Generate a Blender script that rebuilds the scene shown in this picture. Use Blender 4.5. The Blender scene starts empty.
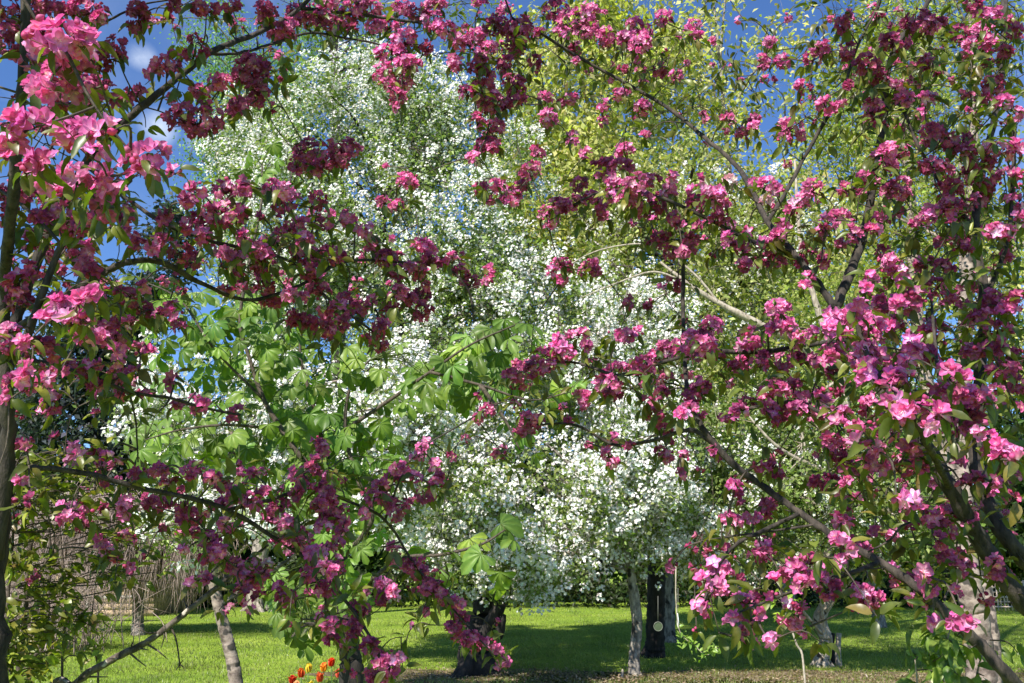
import bpy, math, numpy as np
rng = np.random.default_rng(11)
R_ = math.radians
scene = bpy.context.scene
COL = scene.collection

# ------------------------------------------------------------------ camera model
F = 900.0; T = math.atan(218.5/F); CT, ST = math.cos(T), math.sin(T); CH = 1.6
CAM = np.array([0., 0., CH]); FWD = np.array([0, CT, ST])
def P(px, py, d):
    u = (px-512)/F; v = (341.5-py)/F
    w = np.array([u, CT - v*ST, ST + v*CT])
    return CAM + w*(d/w[1])
def PXM(p):                                  # metres per photo pixel at a point
    return float(np.dot(p-CAM, FWD))/F
def proj(p):
    q = p-CAM; z = q@FWD
    return 512+F*q[0]/z, 341.5-F*(q[1]*-ST+q[2]*CT)/z, z
def G(px, d):
    return np.array([(px-512)/F*(d*CT - CH*ST), d, 0.0])
SUN_EL, SUN_AZ = R_(46), R_(212)             # compass-like: direction towards the sun = (sin az, cos az)
SD = np.array([math.cos(SUN_EL)*math.sin(SUN_AZ), math.cos(SUN_EL)*math.cos(SUN_AZ), math.sin(SUN_EL)])

# ------------------------------------------------------------------ small maths
def unit(v):
    n = np.linalg.norm(v, axis=-1, keepdims=True); return v/np.maximum(n, 1e-9)
def rand_unit(n):
    return unit(rng.normal(size=(n, 3)))
def frames(yv, zv):                          # rotation matrices with local Y = yv, local Z ~ zv
    yv = unit(yv); x = np.cross(yv, zv)
    bad = np.linalg.norm(x, axis=1) < 1e-4
    if bad.any(): x[bad] = np.cross(yv[bad], np.array([.3, .5, .8]))
    x = unit(x); z = np.cross(x, yv)
    return np.stack([x, yv, z], axis=2)
def frames_z(zv):                            # local Z = zv, random spin
    zv = unit(zv); r = rand_unit(len(zv)); x = unit(np.cross(r, zv)); y = np.cross(zv, x)
    return np.stack([x, y, zv], axis=2)
def fbm(p, s=1.0, seed=0.0):                 # cheap smooth pseudo noise 0..1
    q = p*s+seed
    a = np.sin(q[:, 0]*1.7+np.sin(q[:, 1]*1.3)*1.5)+np.sin(q[:, 1]*2.1+np.sin(q[:, 2]*1.9)*1.4)+np.sin(q[:, 2]*1.5+np.sin(q[:, 0]*2.3)*1.6)
    b = np.sin(q[:, 0]*3.9+q[:, 2]*3.1+1.0)+np.sin(q[:, 1]*4.3-q[:, 0]*2.7)
    return .5+(a/3*.36+b/2*.18)
def smooth(pts, sub=6):
    p = np.asarray(pts, float)
    if len(p) < 3 or sub < 2: return p
    q = np.vstack([2*p[0]-p[1], p, 2*p[-1]-p[-2]]); out = []
    for i in range(1, len(q)-2):
        for k in range(sub):
            t = k/sub
            out.append(.5*((2*q[i])+(-q[i-1]+q[i+1])*t+(2*q[i-1]-5*q[i]+4*q[i+1]-q[i+2])*t*t+(-q[i-1]+3*q[i]-3*q[i+1]+q[i+2])*t**3))
    out.append(q[-2]); return np.array(out)

# ------------------------------------------------------------------ mesh collector
class MB:
    def __init__(s): s.V = []; s.Fq = []; s.Ft = []; s.C = []; s.M = []; s.Mt = []; s.n = 0
    def add(s, V, quads=None, tris=None, C=None, mi=0):
        V = np.asarray(V, float); s.V.append(V)
        c = np.ones((len(V), 4)); 
        if C is not None: c[:, :3] = C
        s.C.append(c)
        if quads is not None and len(quads): s.Fq.append(np.asarray(quads, int)+s.n); s.M.append(np.full(len(quads), mi))
        if tris is not None and len(tris): s.Ft.append(np.asarray(tris, int)+s.n); s.Mt.append(np.full(len(tris), mi))
        s.n += len(V)
    def inst(s, tpl, pos, rot, sc, tint=None, mi=0):
        V, Q, Tr, C = tpl; N = len(pos)
        if N == 0: return
        sc = np.broadcast_to(np.asarray(sc, float), (N,)) if np.ndim(sc) < 2 else np.asarray(sc)
        loc = V[None]*(sc[:, None, None] if sc.ndim == 1 else sc[:, None, :])
        W = np.einsum('nij,nvj->nvi', rot, loc)+np.asarray(pos)[:, None, :]
        c = np.broadcast_to(C[None], (N,)+C.shape)
        if tint is not None: c = np.clip(c*np.asarray(tint)[:, None, :], 0, 1)
        off = (np.arange(N)*len(V))[:, None, None]
        q = (Q[None]+off).reshape(-1, 4) if len(Q) else None
        t = (Tr[None]+off).reshape(-1, 3) if len(Tr) else None
        s.add(W.reshape(-1, 3), q, t, c.reshape(-1, 3), mi)
    def tube(s, pts, rad, n=6, sub=5, C=(1, 1, 1), wob=0.0, mi=0, rsmooth=True):
        p = smooth(pts, sub); m = len(p)
        r = np.interp(np.linspace(0, 1, m), np.linspace(0, 1, len(rad)), rad)
        if wob: r = r*(1+wob*rng.normal(size=m)*.5); p = p+rng.normal(size=p.shape)*(r*wob)[:, None]
        d = np.gradient(p, axis=0); d = unit(d)
        ref = np.array([0.31, 0.17, 0.93]); x = np.cross(d, ref)
        if np.linalg.norm(x, axis=1).min() < .05: x = np.cross(d, np.array([.9, .3, .1]))
        x = unit(x); y = np.cross(d, x)
        a = np.linspace(0, 2*np.pi, n, endpoint=False)
        rr = r[:, None]*(np.ones((m, n)) if not wob else 1+wob*.6*rng.normal(size=(m, n)))
        V = p[:, None]+rr[..., None]*(np.cos(a)[None, :, None]*x[:, None]+np.sin(a)[None, :, None]*y[:, None])
        i = np.arange(m-1)[:, None]*n; j = np.arange(n)[None]; k = (j+1) % n
        Q = np.stack([i+j, i+k, i+n+k, i+n+j], -1).reshape(-1, 4)
        V = V.reshape(-1, 3); V = np.vstack([V, p[:1], p[-1:]])
        Tn = [[m*n, (q+1) % n, q] for q in range(n)]+[[m*n+1, (m-1)*n+q, (m-1)*n+(q+1) % n] for q in range(n)]
        s.add(V, Q, Tn, np.array(C)[None].repeat(len(V), 0), mi)
    def box(s, c, h, C=(1, 1, 1), rz=0., mi=0):
        v = np.array([[x, y, z] for x in (-1, 1) for y in (-1, 1) for z in (-1, 1)], float)*np.array(h)
        cr, sr = math.cos(rz), math.sin(rz); v = v@np.array([[cr, sr, 0], [-sr, cr, 0], [0, 0, 1]])+np.array(c)
        s.add(v, [[0, 1, 3, 2], [4, 6, 7, 5], [0, 4, 5, 1], [2, 3, 7, 6], [0, 2, 6, 4], [1, 5, 7, 3]], None, np.array(C)[None].repeat(8, 0), mi)
    def build(s, name, mats, parent=None, flat=False):
        me = bpy.data.meshes.new(name)
        V = np.vstack(s.V); C = np.vstack(s.C)
        Q = np.vstack(s.Fq) if s.Fq else np.zeros((0, 4), int); Tr = np.vstack(s.Ft) if s.Ft else np.zeros((0, 3), int)
        me.vertices.add(len(V)); me.vertices.foreach_set('co', V.astype(np.float32).ravel())
        nl = len(Q)*4+len(Tr)*3; me.loops.add(nl)
        me.loops.foreach_set('vertex_index', np.concatenate([Q.ravel(), Tr.ravel()]).astype(np.int32))
        me.polygons.add(len(Q)+len(Tr))
        ls = np.concatenate([np.arange(len(Q))*4, len(Q)*4+np.arange(len(Tr))*3]).astype(np.int32)
        me.polygons.foreach_set('loop_start', ls)
        mm = np.concatenate([*(s.M or [np.zeros(0)]), *(s.Mt or [np.zeros(0)])]).astype(np.int32)
        me.polygons.foreach_set('material_index', mm)
        me.update(calc_edges=True)
        if not flat: me.polygons.foreach_set('use_smooth', np.ones(len(Q)+len(Tr), bool))
        a = me.color_attributes.new('Tint', 'FLOAT_COLOR', 'POINT'); a.data.foreach_set('color', C.astype(np.float32).ravel())
        for m in (mats if isinstance(mats, (list, tuple)) else [mats]): me.materials.append(m)
        me.validate()
        o = bpy.data.objects.new(name, me); COL.objects.link(o)
        if parent is not None:
            o.parent = parent; o.matrix_parent_inverse.identity()
            o.location = -np.array(parent.location)
        return o
def thing(name, label, cat, loc, group=None):
    o = bpy.data.objects.new(name, None); COL.objects.link(o); o.location = loc; o.empty_display_size = .2
    o['label'] = label; o['category'] = cat
    if group: o['group'] = group
    return o
def tag(o, label, cat, group=None):
    o['label'] = label; o['category'] = cat
    if group: o['group'] = group
    return o

# ------------------------------------------------------------------ materials
def newmat(name):
    m = bpy.data.materials.new(name); m.use_nodes = True; nt = m.node_tree; nt.nodes.clear()
    return m, nt, nt.nodes, nt.links
def thin_mat(name, transl=.4, rough=.45, tcol=(1, 1, 1), spec=.35, nscale=60., namt=.25):
    m, nt, N, L = newmat(name)
    out = N.new('ShaderNodeOutputMaterial'); mx = N.new('ShaderNodeMixShader'); pr = N.new('ShaderNodeBsdfPrincipled'); tr = N.new('ShaderNodeBsdfTranslucent')
    at = N.new('ShaderNodeAttribute'); at.attribute_name = 'Tint'
    tc = N.new('ShaderNodeTexCoord'); nz = N.new('ShaderNodeTexNoise'); nz.inputs['Scale'].default_value = nscale; nz.inputs['Detail'].default_value = 3
    mr = N.new('ShaderNodeMapRange'); mr.inputs['To Min'].default_value = 1-namt; mr.inputs['To Max'].default_value = 1+namt
    mr.inputs['From Min'].default_value = .3; mr.inputs['From Max'].default_value = .7
    mul = N.new('ShaderNodeVectorMath'); mul.operation = 'MULTIPLY'
    L.new(tc.outputs['Object'], nz.inputs['Vector']); L.new(nz.outputs['Fac'], mr.inputs['Value'])
    L.new(at.outputs['Color'], mul.inputs[0]); L.new(mr.outputs['Result'], mul.inputs[1])
    L.new(mul.outputs[0], pr.inputs['Base Color'])
    m2 = N.new('ShaderNodeVectorMath'); m2.operation = 'MULTIPLY'; m2.inputs[1].default_value = tcol
    L.new(mul.outputs[0], m2.inputs[0]); L.new(m2.outputs[0], tr.inputs['Color'])
    pr.inputs['Roughness'].default_value = rough; pr.inputs['Specular IOR Level'].default_value = spec
    mx.inputs[0].default_value = transl
    L.new(pr.outputs[0], mx.inputs[1]); L.new(tr.outputs[0], mx.inputs[2]); L.new(mx.outputs[0], out.inputs[0])
    return m
def bark_mat(name, a, b, scale=30., zs=.25, bump=.6, spots=None):
    m, nt, N, L = newmat(name)
    out = N.new('ShaderNodeOutputMaterial'); pr = N.new('ShaderNodeBsdfPrincipled'); pr.inputs['Roughness'].default_value = .9
    tc = N.new('ShaderNodeTexCoord'); mp = N.new('ShaderNodeMapping'); mp.inputs['Scale'].default_value = (1, 1, zs)
    nz = N.new('ShaderNodeTexNoise'); nz.inputs['Scale'].default_value = scale; nz.inputs['Detail'].default_value = 6; nz.inputs['Roughness'].default_value = .65
    cr = N.new('ShaderNodeValToRGB'); cr.color_ramp.elements[0].position = .38; cr.color_ramp.elements[0].color = (*a, 1)
    cr.color_ramp.elements[1].position = .62; cr.color_ramp.elements[1].color = (*b, 1)
    L.new(tc.outputs['Object'], mp.inputs[0]); L.new(mp.outputs[0], nz.inputs['Vector']); L.new(nz.outputs['Fac'], cr.inputs[0])
    last = cr.outputs[0]
    if spots:
        n2 = N.new('ShaderNodeTexNoise'); n2.inputs['Scale'].default_value = spots[0]; n2.inputs['Detail'].default_value = 2
        c2 = N.new('ShaderNodeValToRGB'); c2.color_ramp.elements[0].position = spots[1]; c2.color_ramp.elements[1].position = spots[1]+.05
        mx = N.new('ShaderNodeMix'); mx.data_type = 'RGBA'
        L.new(tc.outputs['Object'], n2.inputs['Vector']); L.new(n2.outputs['Fac'], c2.inputs[0]); L.new(c2.outputs[0], mx.inputs['Factor'])
        L.new(last, mx.inputs['A']); mx.inputs['B'].default_value = (*spots[2], 1); last = mx.outputs['Result']
    L.new(last, pr.inputs['Base Color'])
    bp = N.new('ShaderNodeBump'); bp.inputs['Strength'].default_value = bump; bp.inputs['Distance'].default_value = .01
    L.new(nz.outputs['Fac'], bp.inputs['Height']); L.new(bp.outputs[0], pr.inputs['Normal']); L.new(pr.outputs[0], out.inputs[0])
    return m
def tint_mat(name, rough=.8, scale=8., amt=.25, emit=0):
    m, nt, N, L = newmat(name)
    out = N.new('ShaderNodeOutputMaterial'); pr = N.new('ShaderNodeBsdfPrincipled'); pr.inputs['Roughness'].default_value = rough
    at = N.new('ShaderNodeAttribute'); at.attribute_name = 'Tint'; tc = N.new('ShaderNodeTexCoord')
    nz = N.new('ShaderNodeTexNoise'); nz.inputs['Scale'].default_value = scale; nz.inputs['Detail'].default_value = 5
    mr = N.new('ShaderNodeMapRange'); mr.inputs['To Min'].default_value = 1-amt; mr.inputs['To Max'].default_value = 1+amt
    mr.inputs['From Min'].default_value = .3; mr.inputs['From Max'].default_value = .7
    mul = N.new('ShaderNodeVectorMath'); mul.operation = 'MULTIPLY'
    L.new(tc.outputs['Object'], nz.inputs['Vector']); L.new(nz.outputs['Fac'], mr.inputs['Value'])
    L.new(at.outputs['Color'], mul.inputs[0]); L.new(mr.outputs[0], mul.inputs[1]); L.new(mul.outputs[0], pr.inputs['Base Color'])
    L.new(pr.outputs[0], out.inputs[0]); return m
def ground_mat(name, cols, s1, s2, bump=.5):
    m, nt, N, L = newmat(name)
    out = N.new('ShaderNodeOutputMaterial'); pr = N.new('ShaderNodeBsdfPrincipled'); pr.inputs['Roughness'].default_value = .95; pr.inputs['Specular IOR Level'].default_value = .15
    tc = N.new('ShaderNodeTexCoord'); n1 = N.new('ShaderNodeTexNoise'); n1.inputs['Scale'].default_value = s1; n1.inputs['Detail'].default_value = 6
    n2 = N.new('ShaderNodeTexNoise'); n2.inputs['Scale'].default_value = s2; n2.inputs['Detail'].default_value = 6; n2.inputs['Roughness'].default_value = .7
    ad = N.new('ShaderNodeMath'); ad.operation = 'ADD'; hf = N.new('ShaderNodeMath'); hf.operation = 'MULTIPLY'; hf.inputs[1].default_value = .5
    cr = N.new('ShaderNodeValToRGB'); el = cr.color_ramp.elements
    el[0].position = .36; el[0].color = (*cols[0], 1); el[1].position = .64; el[1].color = (*cols[-1], 1)
    for i, c in enumerate(cols[1:-1]):
        e = el.new(.36+.28*(i+1)/(len(cols)-1)); e.color = (*c, 1)
    L.new(tc.outputs['Object'], n1.inputs['Vector']); L.new(tc.outputs['Object'], n2.inputs['Vector'])
    L.new(n1.outputs['Fac'], ad.inputs[0]); L.new(n2.outputs['Fac'], ad.inputs[1]); L.new(ad.outputs[0], hf.inputs[0]); L.new(hf.outputs[0], cr.inputs[0])
    L.new(cr.outputs[0], pr.inputs['Base Color'])
    bp = N.new('ShaderNodeBump'); bp.inputs['Strength'].default_value = bump; bp.inputs['Distance'].default_value = .03
    L.new(n2.outputs['Fac'], bp.inputs['Height']); L.new(bp.outputs[0], pr.inputs['Normal']); L.new(pr.outputs[0], out.inputs[0]); return m

M_PET = thin_mat('petal_pink', .38, .5, (1.0, .75, .95), .3, 90, .18)
M_WPET = thin_mat('petal_white', .3, .55, (.95, 1, .9), .25, 4, .08)
M_LEAF = thin_mat('leaf_bronze_green', .38, .38, (1.2, 1.5, .35), .5, 70, .25)
M_FAR = thin_mat('leaf_far', .42, .5, (1.1, 1.35, .4), .3, 3, .3)
M_CHEST = thin_mat('leaf_chestnut', .42, .42, (1.15, 1.35, .25), .35, 40, .15)
M_BARKP = bark_mat('bark_crabapple', (.014, .011, .009), (.07, .055, .045), 55, .3, .8)
M_TWIG = bark_mat('twig_brown', (.035, .026, .02), (.11, .085, .065), 80, 1, .3)
M_BARKG = bark_mat('bark_grey', (.10, .085, .07), (.36, .32, .27), 18, .4, .9, (5, .60, (.03, .025, .02)))
M_BARKD = bark_mat('bark_dark', (.008, .006, .005), (.035, .028, .024), 14, .3, 1)
M_BIRCH = bark_mat('bark_birch', (.085, .062, .052), (.33, .265, .225), 9, 1.6, 1.0, (7, .56, (.045, .038, .034)))
M_PALE = bark_mat('bark_pale', (.22, .18, .14), (.45, .39, .32), 30, .4, .7, (9, .62, (.05, .04, .03)))
M_LIMB = bark_mat('bark_limb', (.035, .025, .02), (.16, .13, .11), 60, .6, .6, (38, .60, (.42, .38, .33)))
M_TAN = bark_mat('twig_tan', (.16, .11, .095), (.42, .33, .29), 6, 1, .2)
M_PAINT = tint_mat('weathered_paint', .7, 6, .15)
M_WOOD = tint_mat('old_wood', .8, 14, .35)

# ------------------------------------------------------------------ templates
def grid(nu, nv, fn, colf):
    V = []; C = []
    for i in range(nv):
        for j in range(nu):
            u = j/(nu-1)*2-1; v = i/(nv-1); V.append(fn(u, v)); C.append(colf(u, v))
    Q = [[i*nu+j, i*nu+j+1, (i+1)*nu+j+1, (i+1)*nu+j] for i in range(nv-1) for j in range(nu-1)]
    return np.array(V, float), np.array(Q), np.zeros((0, 3), int), np.array(C, float)
def merge(ts):
    V = []; Q = []; Tr = []; C = []; n = 0
    for v, q, t, c in ts:
        V.append(v); C.append(c)
        if len(q): Q.append(q+n)
        if len(t): Tr.append(t+n)
        n += len(v)
    return np.vstack(V), (np.vstack(Q) if Q else np.zeros((0, 4), int)), (np.vstack(Tr) if Tr else np.zeros((0, 3), int)), np.vstack(C)
def xf(t, M, off=(0, 0, 0)):
    return t[0]@np.asarray(M).T+np.array(off), t[1], t[2], t[3]
def rotz(a): c, s = math.cos(a), math.sin(a); return np.array([[c, -s, 0], [s, c, 0], [0, 0, 1]])
def rotx(a): c, s = math.cos(a), math.sin(a); return np.array([[1, 0, 0], [0, c, -s], [0, s, c]])
def roty(a): c, s = math.cos(a), math.sin(a); return np.array([[c, 0, s], [0, 1, 0], [-s, 0, c]])
def leaf_tpl(width=.21, fold=.35, droop=.5, twist=.0, nv=7, nu=3, vein=.8):
    def fn(u, v):
        w = width*(math.sin(math.pi*min(1, v**.8))**.75)*(1 if v < 1 else 0)+.004
        a = droop*v; y = v*(1-.18*droop*v); z = -droop*.5*v*v
        x = u*w; z += abs(u)*w*fold+.02*math.sin(v*14+u*2)
        c, s = math.cos(twist*v), math.sin(twist*v)
        return (x*c-z*s*.3, y, z*c+x*s)
    return grid(nu, nv, fn, lambda u, v: (1, 1, 1) if abs(u) > .1 else (1.12, 1.08, .95))
LEAVES = [leaf_tpl(.18, .45, .6, .3), leaf_tpl(.20, .35, 1.0, -.5), leaf_tpl(.16, .8, .4, .6), leaf_tpl(.19, .6, 1.3, .15)]
def petal(len_=1., wid=.42, cup=.35, curl=.25, pale=(1.25, 2.2, 1.6), tip=(1, 1, 1)):
    def fn(u, v):
        w = wid*(.16+.84*math.sin(math.pi*min(1, .08+.68*v)))*(1 if v < .99 else .74)
        return (u*w, v*len_*(1-.10*abs(u)*v), cup*(u*u)*w+curl*v*v*.5)
    def cf(u, v):
        k = max(0, 1-v*1.7)+(.28 if abs(u) < .3 and v < .9 else 0)*(1-v); e = .14*abs(u)
        return tuple(pale[i]*k+(tip[i]-e)*(1-k) for i in range(3))
    return grid(5, 4, fn, cf)
def flower(np_=5, tilt=.45, seed=0, pale=(1.25, 3.2, 1.7)):
    r = np.random.default_rng(seed); ts = []
    for k in range(np_):
        p = petal(1+r.normal()*.06, .34+r.normal()*.03, .5+r.normal()*.12, r.normal()*.25+.1, pale)
        lay = 0 if k < 5 else .35
        ts.append(xf(p, rotz(k*2*math.pi/min(np_, 5)+r.normal()*.1+lay)@rotx(tilt+lay*.8+r.normal()*.12)@roty(r.normal()*.2), (0, 0, 0)))
    # stamens : thin slivers with pale tips
    V = []; Tn = []; C = []
    for k in range(9):
        a = r.uniform(0, 6.3); e = r.uniform(.1, .55); d = np.array([math.cos(a)*math.sin(e), math.sin(a)*math.sin(e), math.cos(e)])*r.uniform(.35, .5)
        s = np.array([-math.sin(a), math.cos(a), 0])*.035; n = len(V)
        V += [-s*.4, s*.4, d+s, d-s]; C += [(1.0, 1.2, 1.2)]*2+[(1.5, 6, 1.4)]*2; Tn.append([n, n+1, n+2]); Tn.append([n, n+2, n+3])
    ts.append((np.array(V), np.zeros((0, 4), int), np.array(Tn), np.array(C)))
    return merge(ts)
FLW = [flower(5, .28, 1), flower(5, .5, 2), flower(5, .75, 3), flower(8, .4, 4), flower(5, .12, 5), flower(7, .55, 6)]
def blob(nu=6, nv=5, col=(1, 1, 1)):
    V = [(0, 0, 0)]; C = [col]; Q = []; Tn = []
    for i in range(1, nv):
        v = i/nv
        for j in range(nu):
            a = j/nu*2*math.pi; r = .36*math.sin(math.pi*v**.85); V.append((r*math.cos(a), r*math.sin(a), v)); C.append(col)
    V.append((0, 0, 1)); C.append(col)
    for j in range(nu): Tn.append([0, 1+(j+1) % nu, 1+j]); Tn.append([len(V)-1, len(V)-1-nu+j, len(V)-1-nu+(j+1) % nu])
    for i in range(nv-2):
        for j in range(nu): Q.append([1+i*nu+j, 1+i*nu+(j+1) % nu, 1+(i+1)*nu+(j+1) % nu, 1+(i+1)*nu+j])
    return np.array(V, float), np.array(Q), np.array(Tn), np.array(C, float)
BUD = blob()
# small far flower : five one-quad petals
def far_flower(seed):
    r = np.random.default_rng(seed); ts = []
    for k in range(5):
        t = .25+r.normal()*.2
        v = np.array([(0, 0, 0), (.42, .6, .12), (0, 1, .05), (-.42, .6, .12)], float)
        ts.append(xf((v, np.array([[0, 1, 2, 3]]), np.zeros((0, 3), int), np.ones((4, 3))), rotz(k*1.2566+r.normal()*.1)@rotx(t)))
    v = np.array([(.14, 0, .1), (-.07, .12, .1), (-.07, -.12, .1)], float)
    ts.append((v, np.zeros((0, 4), int), np.array([[0, 1, 2]]), np.array([(1, .85, .35)]*3)))
    return merge(ts)
FARF = [far_flower(i) for i in range(4)]
DIA = (np.array([(0, 0, 0), (.3, .45, .06), (0, 1, -.1), (-.3, .45, .06)], float), np.array([[0, 1, 2, 3]]), np.zeros((0, 3), int), np.ones((4, 3)))
FOLD = (np.array([(0, 0, 0), (.26, .4, .12), (0, 1, -.12), (-.26, .4, .12), (0, .5, 0)], float), np.zeros((0, 4), int), np.array([[0, 1, 4], [1, 2, 4], [0, 4, 3], [4, 2, 3]]), np.ones((5, 3)))
def chestnut_leaf(seed):
    r = np.random.default_rng(seed); ts = []
    n = 7 if seed % 2 else 5
    for k in range(n):
        a = (k-(n-1)/2)*(.72 if n == 5 else .58); ln = 1-.32*abs(k-(n-1)/2)/((n-1)/2)+r.normal()*.04
        dr = .75+r.normal()*.15
        def fn(u, v):
            w = .20*(v**.85*1.35)*(1 if v < .7 else math.sqrt(max(0, 1-((v-.7)/.3)**2))+.02)
            return (u*w, v*(1-.15*dr*v), -dr*.55*v*v+abs(u)*w*.45+.012*math.sin(v*26))
        g = grid(5, 8, fn, lambda u, v: (1, 1, 1) if abs(u) > .1 else (1.25, 1.15, 1))
        ts.append(xf(g, rotz(-a)@rotx(r.normal()*.12)@np.diag([ln]*3)))
    return merge(ts)
CHL = [chestnut_leaf(i) for i in range(5)]
def cmix(n, pal, jit=.12):
    pal = np.array(pal); w = rng.dirichlet(np.ones(len(pal))*.6, n); c = w@pal
    return np.clip(c*(1+rng.normal(size=(n, 1))*jit)*(1+rng.normal(size=(n, 3))*.04), .002, 1)

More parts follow.
